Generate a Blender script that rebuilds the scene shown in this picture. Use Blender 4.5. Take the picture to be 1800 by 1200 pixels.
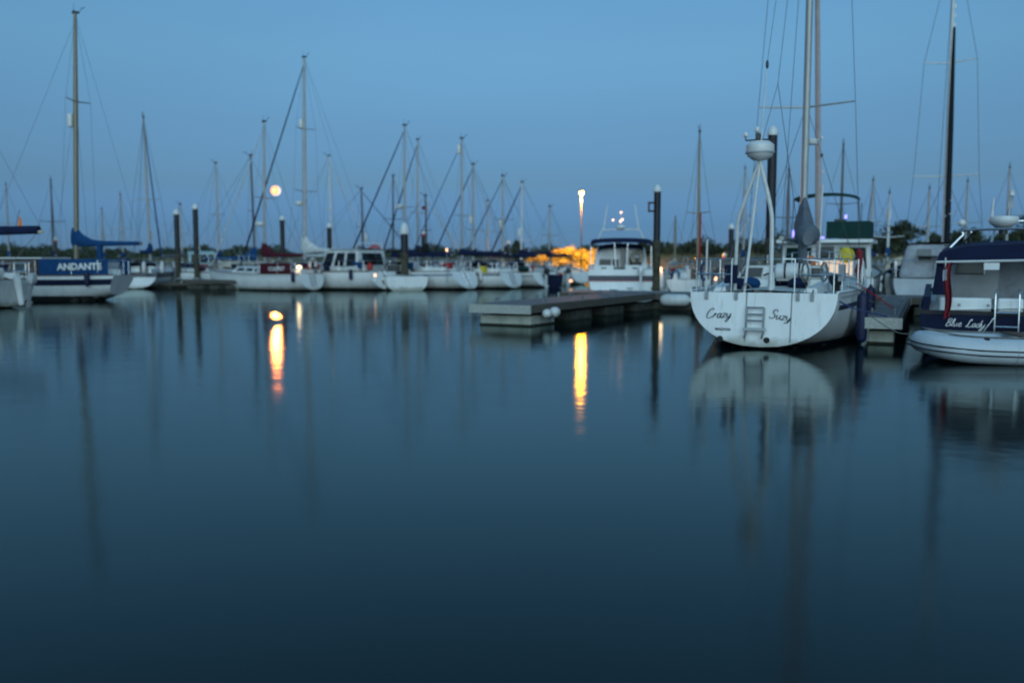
import bpy, bmesh, math, random
from mathutils import Vector, Matrix

for o in list(bpy.data.objects):
    bpy.data.objects.remove(o)
R = math.radians
rng = random.Random(7)
scene = bpy.context.scene
C = scene.collection

# ------------------------------------------------------------------ camera
CAM_H, FPX, PITCH = 1.6, 1600.0, math.atan(145.0 / 1600.0)
cam = bpy.data.cameras.new('camera')
cam.sensor_width = 36.0
cam.lens = 32.0
cam.clip_start = 0.1
cam.clip_end = 9000.0
cam.dof.use_dof = True
cam.dof.focus_distance = 9.0
cam.dof.aperture_fstop = 0.9
camo = bpy.data.objects.new('camera', cam)
camo.location = (0, 0, CAM_H)
camo.rotation_euler = (math.pi / 2 - PITCH, 0, 0)
C.objects.link(camo)
scene.camera = camo

# ------------------------------------------------------------------ sky and dusk light
SUN_EL, SUN_AZ = R(5.0), R(181.0)        # afterglow low behind the camera
world = bpy.data.worlds.new('World')
scene.world = world
world.use_nodes = True
wn = world.node_tree
wn.nodes.clear()
sky = wn.nodes.new('ShaderNodeTexSky')
sky.sky_type = 'NISHITA'
sky.sun_disc = False
sky.sun_elevation = SUN_EL
sky.sun_rotation = SUN_AZ
sky.air_density = 1.0
sky.dust_density = 0.3
sky.ozone_density = 4.0
# the long blue-hour exposure: the dome stays bright overhead and cools towards the horizon (same all the way round)
wtc = wn.nodes.new('ShaderNodeTexCoord')
wsx = wn.nodes.new('ShaderNodeSeparateXYZ')
wrm = wn.nodes.new('ShaderNodeValToRGB')
wn.links.new(wtc.outputs['Generated'], wsx.inputs[0])
wn.links.new(wsx.outputs['Z'], wrm.inputs['Fac'])
SKYK = [(0.0, (.37, .84, 2.75)), (.035, (.40, .71, 1.72)), (.08, (.66, .75, 1.09)), (.14, (1.04, .98, 1.10)), (.21, (1.55, 1.38, 1.28)), (.30, (1.85, 1.65, 1.45)),
        (.48, (2.15, 1.98, 1.6)), (.68, (3.1, 2.8, 2.2)), (.90, (4.8, 4.4, 3.4))]
cr_ = wrm.color_ramp
while len(cr_.elements) < len(SKYK):
    cr_.elements.new(.5)
for e_, (p_, c_) in zip(cr_.elements, SKYK):
    e_.position = p_
for e_, (p_, c_) in zip(cr_.elements, SKYK):
    e_.color = (c_[0] / 5 * .97, c_[1] / 5 * .94, c_[2] / 5 * .92, 1)
tint = wn.nodes.new('ShaderNodeVectorMath')
tint.operation = 'MULTIPLY'
tin2 = wn.nodes.new('ShaderNodeVectorMath')
tin2.operation = 'SCALE'
tin2.inputs['Scale'].default_value = 5.0
wnz = wn.nodes.new('ShaderNodeTexNoise')          # faint unevenness of thin high haze
wnz.inputs['Scale'].default_value = 2.2
wnz.inputs['Detail'].default_value = 3
wmr = wn.nodes.new('ShaderNodeMapRange')
wmr.inputs['To Min'].default_value = 0.93
wmr.inputs['To Max'].default_value = 1.07
wmp = wn.nodes.new('ShaderNodeMapping')
wmp.inputs['Scale'].default_value = (1, 1, 4)
wsc_ = wn.nodes.new('ShaderNodeVectorMath')
wsc_.operation = 'SCALE'
wn.links.new(wtc.outputs['Generated'], wmp.inputs[0])
wn.links.new(wmp.outputs[0], wnz.inputs['Vector'])
wn.links.new(wnz.outputs['Fac'], wmr.inputs['Value'])
wn.links.new(wrm.outputs['Color'], wsc_.inputs[0])
wn.links.new(wmr.outputs[0], wsc_.inputs['Scale'])
wn.links.new(wsc_.outputs[0], tint.inputs[1])
wn.links.new(tint.outputs[0], tin2.inputs[0])
bg = wn.nodes.new('ShaderNodeBackground')
bg.inputs['Strength'].default_value = 0.15
wo = wn.nodes.new('ShaderNodeOutputWorld')
wn.links.new(sky.outputs[0], tint.inputs[0])
wn.links.new(tin2.outputs[0], bg.inputs['Color'])
wn.links.new(bg.outputs[0], wo.inputs[0])

sun = bpy.data.lights.new('afterglow_sun', 'SUN')
sun.energy = 1.9
sun.angle = R(70)
sun.color = (0.62, 0.90, 1.0)
sun.specular_factor = 0.35
suno = bpy.data.objects.new('afterglow_sun', sun)
sd = Vector((math.sin(SUN_AZ) * math.cos(R(14)), math.cos(SUN_AZ) * math.cos(R(14)), math.sin(R(14))))
suno.rotation_euler = sd.to_track_quat('Z', 'Y').to_euler()
suno.location = (-8, -20, 8)
C.objects.link(suno)

scene.view_settings.view_transform = 'Standard'
scene.view_settings.look = 'None'
scene.view_settings.exposure = 0.0
scene.view_settings.gamma = 1.0
scene.cycles.use_denoising = True
scene.cycles.max_bounces = 6
scene.cycles.sample_clamp_indirect = 6.0
scene.cycles.caustics_reflective = False

# ------------------------------------------------------------------ helpers
def wx(px, D):
    """world X of something seen at column px (1800 wide photo) and D metres away"""
    return (px - 900.0) / FPX * D
def wz(py, D):
    return CAM_H + (455.0 - py) / FPX * D

MATS = {}
def mat(name, col, rough=0.5, metal=0.0, var=0.12, scale=3.0, bump=0.0, bscale=40.0, stretch=(1, 1, 1), col2=None, emit=None, estr=0.0, spec=0.5):
    m = bpy.data.materials.new(name)
    m.use_nodes = True
    nt = m.node_tree
    b = nt.nodes['Principled BSDF']
    b.inputs['Roughness'].default_value = rough
    b.inputs['Metallic'].default_value = metal
    b.inputs['Specular IOR Level'].default_value = spec
    tc = nt.nodes.new('ShaderNodeTexCoord')
    mp = nt.nodes.new('ShaderNodeMapping')
    mp.inputs['Scale'].default_value = stretch
    nt.links.new(tc.outputs['Object'], mp.inputs['Vector'])
    nz = nt.nodes.new('ShaderNodeTexNoise')
    nz.inputs['Scale'].default_value = scale
    nz.inputs['Detail'].default_value = 6
    nz.inputs['Roughness'].default_value = 0.65
    nt.links.new(mp.outputs[0], nz.inputs['Vector'])
    rp = nt.nodes.new('ShaderNodeValToRGB')
    c2 = col2 if col2 else tuple(max(0, c * (1 - 2 * var)) for c in col)
    c1 = col if col2 else tuple(min(1, c * (1 + var)) for c in col)
    rp.color_ramp.elements[0].position = 0.32
    rp.color_ramp.elements[1].position = 0.68
    rp.color_ramp.elements[0].color = (*c2, 1)
    rp.color_ramp.elements[1].color = (*c1, 1)
    nt.links.new(nz.outputs['Fac'], rp.inputs['Fac'])
    nt.links.new(rp.outputs['Color'], b.inputs['Base Color'])
    if bump:
        n2 = nt.nodes.new('ShaderNodeTexNoise')
        n2.inputs['Scale'].default_value = bscale
        n2.inputs['Detail'].default_value = 4
        nt.links.new(mp.outputs[0], n2.inputs['Vector'])
        bp = nt.nodes.new('ShaderNodeBump')
        bp.inputs['Strength'].default_value = bump
        bp.inputs['Distance'].default_value = 0.02
        nt.links.new(n2.outputs['Fac'], bp.inputs['Height'])
        nt.links.new(bp.outputs[0], b.inputs['Normal'])
    if emit:
        b.inputs['Emission Color'].default_value = (*emit, 1)
        b.inputs['Emission Strength'].default_value = estr
    MATS[name] = m
    return m

mat('gelcoat', (0.78, 0.79, 0.77), 0.28, var=0.05, scale=1.5, stretch=(1.5, 1.5, 0.5))
mat('gelcoat_old', (0.62, 0.63, 0.60), 0.4, var=0.10, scale=2.0, stretch=(1.5, 1.5, 0.5))
mat('gelcoat_grey', (0.45, 0.47, 0.48), 0.4, var=0.10, scale=2.0)
mat('gelcoat_cream', (0.66, 0.60, 0.46), 0.35, var=0.08)
mat('gelcoat_sky', (0.42, 0.58, 0.60), 0.4, var=0.08)
mat('gelcoat_tan', (0.46, 0.36, 0.19), 0.45, var=0.12)
mat('gelcoat_navy', (0.005, 0.010, 0.036), 0.5, var=0.10, spec=0.1)
mat('stripe_navy', (0.008, 0.013, 0.040), 0.3, var=0.10)
mat('stripe_red', (0.22, 0.03, 0.04), 0.35, var=0.10)
mat('stripe_blue', (0.02, 0.07, 0.20), 0.35, var=0.10)
mat('antifoul_dark', (0.018, 0.020, 0.022), 0.8, var=0.25, scale=6)
mat('antifoul_red', (0.10, 0.02, 0.02), 0.8, var=0.25, scale=6)
mat('deck_paint', (0.55, 0.55, 0.51), 0.6, var=0.08, scale=4)
mat('teak', (0.12, 0.065, 0.03), 0.55, var=0.25, scale=5, stretch=(1, 8, 8))
mat('glass_dark', (0.010, 0.013, 0.017), 0.12, var=0.1, spec=0.35)
mat('glass_grey', (0.07, 0.085, 0.09), 0.10, var=0.2)
mat('window_frame', (0.40, 0.41, 0.41), 0.35, metal=0.6, var=0.08)
mat('alloy', (0.38, 0.37, 0.35), 0.42, metal=0.35, var=0.10, scale=6, stretch=(3, 3, 0.6))
mat('alloy_gold', (0.26, 0.22, 0.15), 0.45, metal=0.3, var=0.12, scale=6, stretch=(3, 3, 0.6))
mat('alloy_white', (0.66, 0.66, 0.64), 0.4, var=0.08, scale=6)
mat('mast_dark', (0.09, 0.085, 0.085), 0.45, var=0.15, scale=6)
mat('mast_pink', (0.55, 0.43, 0.41), 0.5, var=0.10, scale=5)
mat('steel', (0.62, 0.63, 0.64), 0.22, metal=0.9, var=0.08, scale=8)
mat('wire', (0.10, 0.105, 0.11), 0.5, metal=0.4, var=0.1)
mat('rope', (0.20, 0.19, 0.17), 0.9, var=0.2, scale=30)
mat('rope_blue', (0.03, 0.06, 0.16), 0.9, var=0.2, scale=30)
for n, c in (('blue', (0.006, 0.058, 0.17)), ('navy', (0.008, 0.014, 0.05)), ('burgundy', (0.075, 0.010, 0.020)), ('white', (0.62, 0.62, 0.60)),
             ('grey', (0.15, 0.165, 0.185)), ('green', (0.008, 0.040, 0.034)), ('black', (0.014, 0.015, 0.019)), ('cream', (0.50, 0.44, 0.33)),
             ('red', (0.40, 0.018, 0.022)), ('orange', (0.75, 0.20, 0.06)), ('palegrey', (0.36, 0.38, 0.41))):
    mat('canvas_' + n, c, 0.85, var=0.16, scale=3.5, bump=0.35, bscale=9, spec=0.25)
mat('ensign_red', (0.22, 0.012, 0.022), 0.85, var=0.15, scale=3)
mat('ensign_white', (0.6, 0.6, 0.6), 0.85, var=0.1, scale=3)
mat('rubber', (0.015, 0.015, 0.016), 0.7, var=0.2)
mat('tube_white', (0.50, 0.55, 0.58), 0.45, var=0.05, scale=2, bump=0.08, bscale=3)
mat('fender_white', (0.68, 0.68, 0.65), 0.4, var=0.10, scale=3)
mat('fender_blue', (0.006, 0.012, 0.055), 0.6, var=0.15, scale=3)
mat('buoy_red', (0.55, 0.03, 0.02), 0.55, var=0.1)
mat('buoy_yellow', (0.70, 0.52, 0.03), 0.6, var=0.16, scale=4)
mat('plastic_white', (0.72, 0.72, 0.70), 0.35, var=0.05)
mat('plastic_dark', (0.03, 0.032, 0.036), 0.4, var=0.1)
mat('letter_navy', (0.01, 0.016, 0.04), 0.5, var=0.05)
mat('letter_white', (0.75, 0.75, 0.73), 0.5, var=0.05)
mat('letter_red', (0.35, 0.03, 0.03), 0.5, var=0.05)
mat('pile_black', (0.012, 0.012, 0.016), 0.55, var=0.25, scale=4)
mat('pile_weed', (0.075, 0.066, 0.040), 0.9, var=0.4, scale=7, bump=0.6, bscale=18)
mat('pile_band', (0.5, 0.03, 0.03), 0.5, var=0.1)
mat('timber', (0.135, 0.135, 0.135), 0.6, var=0.22, scale=4, stretch=(1, 14, 14), bump=0.3, bscale=12)
mat('timber_edge', (0.42, 0.43, 0.39), 0.8, var=0.14, scale=4, stretch=(1, 6, 6), bump=0.25, bscale=12)
mat('float_concrete', (0.44, 0.45, 0.38), 0.85, var=0.20, scale=3.5, bump=0.3, bscale=14)
mat('float_weed', (0.03, 0.032, 0.020), 0.95, var=0.4, scale=9, bump=0.6, bscale=20)
mat('galv', (0.30, 0.31, 0.32), 0.5, metal=0.4, var=0.12)
mat('bark', (0.035, 0.028, 0.020), 0.95, var=0.3, scale=8, bump=0.5)
mat('leaf_dark', (0.040, 0.055, 0.022), 0.7, var=0.35, scale=0.8)
mat('leaf_mid', (0.075, 0.085, 0.032), 0.7, var=0.35, scale=0.8)
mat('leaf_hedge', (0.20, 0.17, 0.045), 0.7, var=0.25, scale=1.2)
mat('reed', (0.16, 0.14, 0.065), 0.85, var=0.30, scale=0.25)
mat('moonlight', (0.0, 0.0, 0.0), 1.0, emit=(1.0, 0.8, 0.5), estr=1.6)
mat('sodium', (0.8, 0.8, 0.8), 0.5, emit=(1.0, 0.50, 0.11), estr=7.0)
mat('warm_lamp', (0.8, 0.8, 0.8), 0.5, emit=(1.0, 0.66, 0.30), estr=3.2)
mat('orange_lamp', (0.8, 0.8, 0.8), 0.5, emit=(1.0, 0.42, 0.18), estr=2.6)
mat('warm_dim', (0.8, 0.8, 0.8), 0.5, emit=(1.0, 0.50, 0.28), estr=4.0)
mat('violet_led', (0.5, 0.5, 0.6), 0.5, emit=(0.20, 0.14, 1.0), estr=3.2)
mat('lamplit_glow', (0.6, 0.5, 0.4), 0.6, emit=(1.0, 0.62, 0.36), estr=0.7)  # emission stands in for warm lamplight falling on a pale boat side
mat('pole_paint', (0.022, 0.02, 0.02), 0.7, var=0.15)
mat('fascia_dark', (0.11, 0.095, 0.075), 0.9, var=0.25, scale=4, stretch=(1, 10, 10), bump=0.3, bscale=12)
mat('float_dark', (0.075, 0.075, 0.06), 0.9, var=0.35, scale=5, bump=0.4, bscale=14)  # floats behind the end one: deck shade and weed put into the colour
def scum(name, top=0.10, amount=0.75):
    # weed and scum line that a floating hull carries at its waterline, and faint runs below the deck edge
    m = MATS[name]
    nt = m.node_tree
    b = nt.nodes['Principled BSDF']
    src = b.inputs['Base Color'].links[0].from_socket
    tc = nt.nodes.new('ShaderNodeTexCoord')
    sp = nt.nodes.new('ShaderNodeSeparateXYZ')
    nt.links.new(tc.outputs['Object'], sp.inputs[0])
    nz = nt.nodes.new('ShaderNodeTexNoise')
    nz.inputs['Scale'].default_value = 5.0
    nz.inputs['Detail'].default_value = 5
    nt.links.new(tc.outputs['Object'], nz.inputs['Vector'])
    ma = nt.nodes.new('ShaderNodeMath')
    ma.operation = 'MULTIPLY_ADD'
    ma.inputs[1].default_value = -0.28
    nt.links.new(nz.outputs['Fac'], ma.inputs[0])
    nt.links.new(sp.outputs['Z'], ma.inputs[2])
    mr = nt.nodes.new('ShaderNodeMapRange')
    mr.inputs['From Min'].default_value = top
    mr.inputs['From Max'].default_value = top - 0.16
    mr.inputs['To Min'].default_value = 0.0
    mr.inputs['To Max'].default_value = amount
    nt.links.new(ma.outputs[0], mr.inputs['Value'])
    mx = nt.nodes.new('ShaderNodeMix')
    mx.data_type = 'RGBA'
    mx.inputs['B'].default_value = (0.20, 0.19, 0.12, 1)
    nt.links.new(mr.outputs[0], mx.inputs['Factor'])
    nt.links.new(src, mx.inputs['A'])
    wv = nt.nodes.new('ShaderNodeTexNoise')
    wv.inputs['Scale'].default_value = 9.0
    mp = nt.nodes.new('ShaderNodeMapping')
    mp.inputs['Scale'].default_value = (1.6, 1.6, 0.12)
    nt.links.new(tc.outputs['Object'], mp.inputs[0])
    nt.links.new(mp.outputs[0], wv.inputs['Vector'])
    m2 = nt.nodes.new('ShaderNodeMapRange')
    m2.inputs['From Min'].default_value = 0.58
    m2.inputs['From Max'].default_value = 0.78
    m2.inputs['To Max'].default_value = 0.35
    nt.links.new(wv.outputs['Fac'], m2.inputs['Value'])
    my = nt.nodes.new('ShaderNodeMix')
    my.data_type = 'RGBA'
    my.inputs['B'].default_value = (0.36, 0.33, 0.27, 1)
    nt.links.new(m2.outputs[0], my.inputs['Factor'])
    nt.links.new(mx.outputs['Result'], my.inputs['A'])
    nt.links.new(my.outputs['Result'], b.inputs['Base Color'])
for n_ in ('gelcoat', 'gelcoat_old'):
    scum(n_)
M = MATS

class MB:
    """collects geometry for ONE mesh object"""
    def __init__(s):
        s.v, s.f = [], []
    def add(s, vs, fs):
        n = len(s.v)
        s.v += [tuple(v) for v in vs]
        s.f += [tuple(i + n for i in f) for f in fs]
        return s
    def hexa(s, p):
        return s.add(p, [(0, 3, 2, 1), (4, 5, 6, 7), (0, 1, 5, 4), (1, 2, 6, 5), (2, 3, 7, 6), (3, 0, 4, 7)])
    def box(s, c, d, rz=0.0):
        x, y, z = d[0] / 2, d[1] / 2, d[2] / 2
        cs, sn = math.cos(rz), math.sin(rz)
        p = []
        for dz in (-z, z):
            for dx, dy in ((-x, -y), (x, -y), (x, y), (-x, y)):
                p.append((c[0] + dx * cs - dy * sn, c[1] + dx * sn + dy * cs, c[2] + dz))
        return s.hexa(p)
    def tube(s, pts, r, n=6, cap=True):
        pts = [Vector(p) for p in pts]
        rs = r if isinstance(r, (list, tuple)) else [r] * len(pts)
        rings = []
        up = None
        for i, p in enumerate(pts):
            t = (pts[min(i + 1, len(pts) - 1)] - pts[max(i - 1, 0)])
            t = t.normalized() if t.length > 1e-9 else Vector((0, 0, 1))
            if up is None:
                up = Vector((0, 0, 1)) if abs(t.z) < 0.9 else Vector((1, 0, 0))
            a = t.cross(up).normalized()
            b = a.cross(t).normalized()
            up = b
            rings.append([p + (a * math.cos(2 * math.pi * k / n) + b * math.sin(2 * math.pi * k / n)) * rs[i] for k in range(n)])
        return s.loft(rings, True, cap)
    def loft(s, rings, closed=True, cap=True):
        n = len(rings[0])
        vs = [v for r_ in rings for v in r_]
        fs = []
        for i in range(len(rings) - 1):
            for k in range(n if closed else n - 1):
                k2 = (k + 1) % n
                fs.append((i * n + k, i * n + k2, (i + 1) * n + k2, (i + 1) * n + k))
        if cap and closed:
            fs.append(tuple(reversed(range(n))))
            fs.append(tuple((len(rings) - 1) * n + k for k in range(n)))
        return s.add(vs, fs)
    def lathe(s, prof, c=(0, 0, 0), n=14, axis=None):
        """prof: list of (radius, height) along axis (default +z)"""
        q = Vector((0, 0, 1)).rotation_difference(Vector(axis)) if axis is not None else None
        rings = []
        for r_, h in prof:
            ring = []
            for k in range(n):
                a = 2 * math.pi * k / n
                v = Vector((r_ * math.cos(a), r_ * math.sin(a), h))
                if q:
                    v = q @ v
                ring.append(v + Vector(c))
            rings.append(ring)
        return s.loft(rings)
    def ball(s, c, r, n=12, m=8):
        rx, ry, rz_ = r if isinstance(r, (list, tuple)) else (r, r, r)
        rings = []
        for j in range(m + 1):
            a = -math.pi / 2 + math.pi * (j + 0.001 if j == 0 else (j - 0.001 if j == m else j)) / m
            rings.append([(c[0] + rx * math.cos(a) * math.cos(2 * math.pi * k / n), c[1] + ry * math.cos(a) * math.sin(2 * math.pi * k / n), c[2] + rz_ * math.sin(a)) for k in range(n)])
        return s.loft(rings)
    def build(s, name, m, parent=None, smooth=True, ang=40):
        me = bpy.data.meshes.new(name)
        me.from_pydata(s.v, [], s.f)
        bm = bmesh.new()
        bm.from_mesh(me)
        bmesh.ops.recalc_face_normals(bm, faces=bm.faces)
        bm.to_mesh(me)
        bm.free()
        me.materials.append(M[m] if isinstance(m, str) else m)
        if smooth:
            me.polygons.foreach_set('use_smooth', [True] * len(me.polygons))
            me.set_sharp_from_angle(angle=R(ang))
        o = bpy.data.objects.new(name, me)
        C.objects.link(o)
        if parent is not None:
            o.parent = parent
        return o

def tag(o, label, cat, group=None):
    o['label'] = label
    o['category'] = cat
    if group:
        o['group'] = group
    return o
def thing(name, label, cat, loc=(0, 0, 0), rz=0.0, group=None):
    o = bpy.data.objects.new(name, None)
    o.empty_display_size = 0.3
    C.objects.link(o)
    o.location = loc
    o.rotation_euler = (0, 0, rz)
    return tag(o, label, cat, group)
def lerp(a, b, t):
    return a + (b - a) * t
def V(*a):
    return Vector(a)
def smoothpath(pts, n=6):
    pts = [Vector(p) for p in pts]
    out = []
    for i in range(len(pts) - 1):
        p0, p1, p2, p3 = pts[max(i - 1, 0)], pts[i], pts[i + 1], pts[min(i + 2, len(pts) - 1)]
        for k in range(n):
            t = k / n
            out.append(0.5 * ((2 * p1) + (p2 - p0) * t + (2 * p0 - 5 * p1 + 4 * p2 - p3) * t * t + (3 * p1 - p0 - 3 * p2 + p3) * t ** 3))
    out.append(pts[-1])
    return out

def lettering(text, size, m, parent, org, r, u, off=0.0, shear=0.0, name='lettering'):
    """flat print: letters laid on a plane given by its right and up directions"""
    cu = bpy.data.curves.new(name, 'FONT')
    cu.body = text
    cu.size = size
    cu.extrude = 0.002
    cu.offset = off
    cu.shear = shear
    cu.align_x = 'CENTER'
    cu.align_y = 'CENTER'
    cu.resolution_u = 3
    t = bpy.data.objects.new(name, cu)
    C.objects.link(t)
    dg = bpy.context.evaluated_depsgraph_get()
    me = bpy.data.meshes.new_from_object(t.evaluated_get(dg))
    C.objects.unlink(t)
    bpy.data.objects.remove(t)
    me.materials.clear()
    me.materials.append(M[m])
    r, u = Vector(r).normalized(), Vector(u).normalized()
    n = r.cross(u)
    mx = Matrix((r, u, n)).transposed().to_4x4()
    me.transform(Matrix.Translation(Vector(org)) @ mx)
    o = bpy.data.objects.new(name, me)
    C.objects.link(o)
    o.parent = parent
    return o

GL = {  # running-hand letters as strokes, x-height 1
 'C': (1.5, [[(1.35, 1.75), (1.1, 2.05), (.6, 1.8), (.2, 1.0), (.25, .2), (.7, -.05), (1.3, .35)]]),
 'r': (.85, [[(0, .1), (.25, .9), (.35, .95), (.3, .6), (.6, .9), (.85, .8)]]),
 'a': (1.0, [[(.8, .8), (.5, 1.0), (.15, .6), (.15, .15), (.4, 0), (.7, .4), (.8, .9), (.78, .2), (1.0, .1)]]),
 'z': (.95, [[(.05, .85), (.35, 1.0), (.8, .95), (.4, .45), (.05, .02), (.45, .12), (.95, .1)]]),
 'y': (1.0, [[(.1, .95), (.15, .35), (.4, .1), (.7, .45), (.85, .95), (.75, .1), (.45, -.75), (.1, -.8), (.2, -.4), (1.0, .3)]]),
 'S': (1.35, [[(1.2, 1.7), (.9, 2.0), (.45, 1.75), (.5, 1.2), (.95, .85), (1.0, .3), (.5, -.05), (.05, .25)]]),
 'u': (1.05, [[(.05, .9), (.1, .3), (.35, 0), (.65, .35), (.75, .95), (.75, .25), (1.05, .1)]]),
 'B': (1.4, [[(.3, 0), (.5, 1.0), (.6, 1.9)], [(.3, 1.6), (.8, 2.0), (1.2, 1.7), (1.0, 1.15), (.55, 1.0), (1.1, .85), (1.2, .3), (.7, -.05), (.3, .1)]]),
 'l': (.6, [[(0, .1), (.35, 1.0), (.5, 1.85), (.3, 1.9), (.2, 1.0), (.25, .15), (.6, .15)]]),
 'e': (.85, [[(.05, .4), (.5, .6), (.55, .95), (.3, .95), (.15, .4), (.4, 0), (.85, .3)]]),
 'L': (1.4, [[(.9, 1.6), (.95, 2.0), (.6, 1.8), (.55, .9), (.3, .1), (.1, .15), (.4, .25), (.9, -.05), (1.35, .3)]]),
 'd': (1.0, [[(.75, .8), (.45, 1.0), (.12, .6), (.15, .1), (.45, .05), (.75, .6), (.95, 1.9), (.85, .6), (.82, .1), (1.05, .15)]]),
}
def script(text, h, m, parent, org, r, u, w=0.1, slant=0.25, name='lettering'):
    r, u = Vector(r).normalized(), Vector(u).normalized()
    n = r.cross(u)
    mb = MB()
    x = 0
    for ch in text:
        if ch == ' ':
            x += .9
            continue
        wd, strokes = GL[ch]
        for st in strokes:
            pts = smoothpath([Vector((x + a + slant * b, b, 0)) for a, b in st], 4)
            L_, R_ = [], []
            for i, p in enumerate(pts):
                t = (pts[min(i + 1, len(pts) - 1)] - pts[max(i - 1, 0)]).normalized()
                s_ = Vector((-t.y, t.x, 0)) * w * (0.65 + 0.55 * abs(t.y))
                L_.append(p + s_)
                R_.append(p - s_)
            to = lambda q: Vector(org) + r * q.x * h + u * q.y * h + n * 0.004
            vs = [to(q) for q in L_] + [to(q) for q in R_]
            k = len(pts)
            mb.add(vs, [(i, i + 1, k + i + 1, k + i) for i in range(k - 1)])
        x += wd
    return mb.build(name, m, parent, smooth=False)

def panel(parent, name, quad, u0, u1, v0, v1, m, off=0.006, th=0.012, frame=None, fw=0.025):
    """thin raised plate on a four-cornered face (quad: a,b,c,d counter-clockwise seen from outside)"""
    a, b, c, d = [Vector(q) for q in quad]
    n = (b - a).cross(d - a).normalized()
    P = lambda u, v: lerp(lerp(a, b, u), lerp(d, c, u), v)
    q = [P(u0, v0), P(u1, v0), P(u1, v1), P(u0, v1)]
    mb = MB()
    mb.hexa([x + n * (off - th) for x in q] + [x + n * off for x in q])
    o = mb.build(name, m, parent, smooth=False)
    if frame:
        fb = MB()
        cyc = [x + n * off for x in q]
        for i in range(4):
            fb.tube([cyc[i], cyc[(i + 1) % 4]], fw, 5)
        fb.build('window_frame', frame, o)
    return o

# ------------------------------------------------------------------ hull surface
class Hull:
    def __init__(s, L, B, fs, fb, tw=0.75, zt=0.03, draft=0.45, m=2.2, m2=None, rake=0.0, mid=0.42, bow=2.3, stem=5, sag=0.08):
        s.__dict__.update(locals())
    def b(s, t):
        if t < s.mid:
            k = s.tw + (1 - s.tw) * math.sin(t / s.mid * math.pi / 2)
        else:
            k = 1 - ((t - s.mid) / (1 - s.mid)) ** s.bow
        return max(k, 0.012) * s.B / 2
    def zs(s, t):
        return s.fs + (s.fb - s.fs) * t ** 1.6 - s.sag * math.sin(math.pi * t)
    def zk(s, t):
        if t < 0.45:
            return lerp(s.zt, -s.draft, math.sin(t / 0.45 * math.pi / 2))
        return -s.draft + (s.zs(t) - 0.03 + s.draft) * ((t - 0.45) / 0.55) ** s.stem
    def pt(s, t, f, side=1, off=0.0):
        zk, zs = s.zk(t), s.zs(t)
        f = min(max(f, 0.0), 1.0)
        z = zk + (zs - zk) * f
        mm = s.m if s.m2 is None else lerp(s.m, s.m2, min(1, t / .25))
        y = s.b(t) * (1 - (1 - f) ** mm) ** (1 / mm)
        x = t * s.L + s.rake * (z - zs) * (1 - t) ** 6
        return Vector((x, side * (y + off), z))
    def fz(s, t, z):
        return (z - s.zk(t)) / (s.zs(t) - s.zk(t))
    def build(s, root, m, deckm='deck_paint', rail='teak', boot=('antifoul_dark', 0.12), ns=22, nf=9):
        rings = []
        for i in range(ns + 1):
            t = i / ns
            fsq = [(k / nf) ** 1.5 for k in range(nf + 1)]
            rings.append([s.pt(t, f, 1) for f in reversed(fsq)] + [s.pt(t, f, -1) for f in fsq[1:]])
        mb = MB().loft(rings, False)
        mb.add(rings[0], [tuple(range(len(rings[0])))])
        hull = mb.build('hull', m, root, ang=35)
        d = MB()
        dr = []
        for i in range(ns + 1):
            t = i / ns
            p = s.pt(t, 1, 1)
            dr.append([(p.x, p.y - .003, p.z - .02), (p.x, 0, p.z + 0.04 * s.b(t)), (p.x, -p.y + .003, p.z - .02)])
        d.loft(dr, False).build('deck', deckm, root)
        if boot:
            bb = MB()
            for sd_ in (1, -1):
                g = []
                for i in range(ns + 1):
                    t = i / ns * 0.97
                    z1 = boot[1]
                    if s.zk(t) > z1 - 0.02:
                        continue
                    f1, f0 = s.fz(t, z1), s.fz(t, max(-0.15, s.zk(t) + 0.004))
                    g.append([s.pt(t, lerp(f0, f1, k / 4), sd_, 0.006) for k in range(5)])
                if len(g) > 1:
                    bb.loft(g, False)
            if bb.v:
                bb.build('boot_top', boot[0], hull)
        if rail:
            for sd_ in (1, -1):
                MB().tube([s.pt(i / ns, 1, sd_) + V(0, 0, 0.02) for i in range(ns + 1)], 0.028, 5).build('toe_rail', rail, root)
        return hull
    def stripe(s, hull, m, d0, d1, t0=0.0, t1=0.97, sides=(1, -1), name='stripe'):
        """band between two depths below the sheer"""
        for sd_ in sides:
            g = []
            for i in range(25):
                t = lerp(t0, t1, i / 24)
                z = s.zs(t)
                g.append([s.pt(t, s.fz(t, z - lerp(d0, d1, k / 2)), sd_, 0.007) for k in range(3)])
            MB().loft(g, False).build(name, m, hull)
    def tband(s, hull, m, d0, d1, name='transom_band'):
        """the same band across the transom"""
        g = []
        for k in range(3):
            z = s.zs(0) - lerp(d0, d1, k / 2)
            p = s.pt(0, s.fz(0, z), 1)
            g.append([(p.x - 0.006, p.y * j / 4, p.z) for j in range(-4, 5)])
        MB().loft(g, False).build(name, m, hull)

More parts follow.
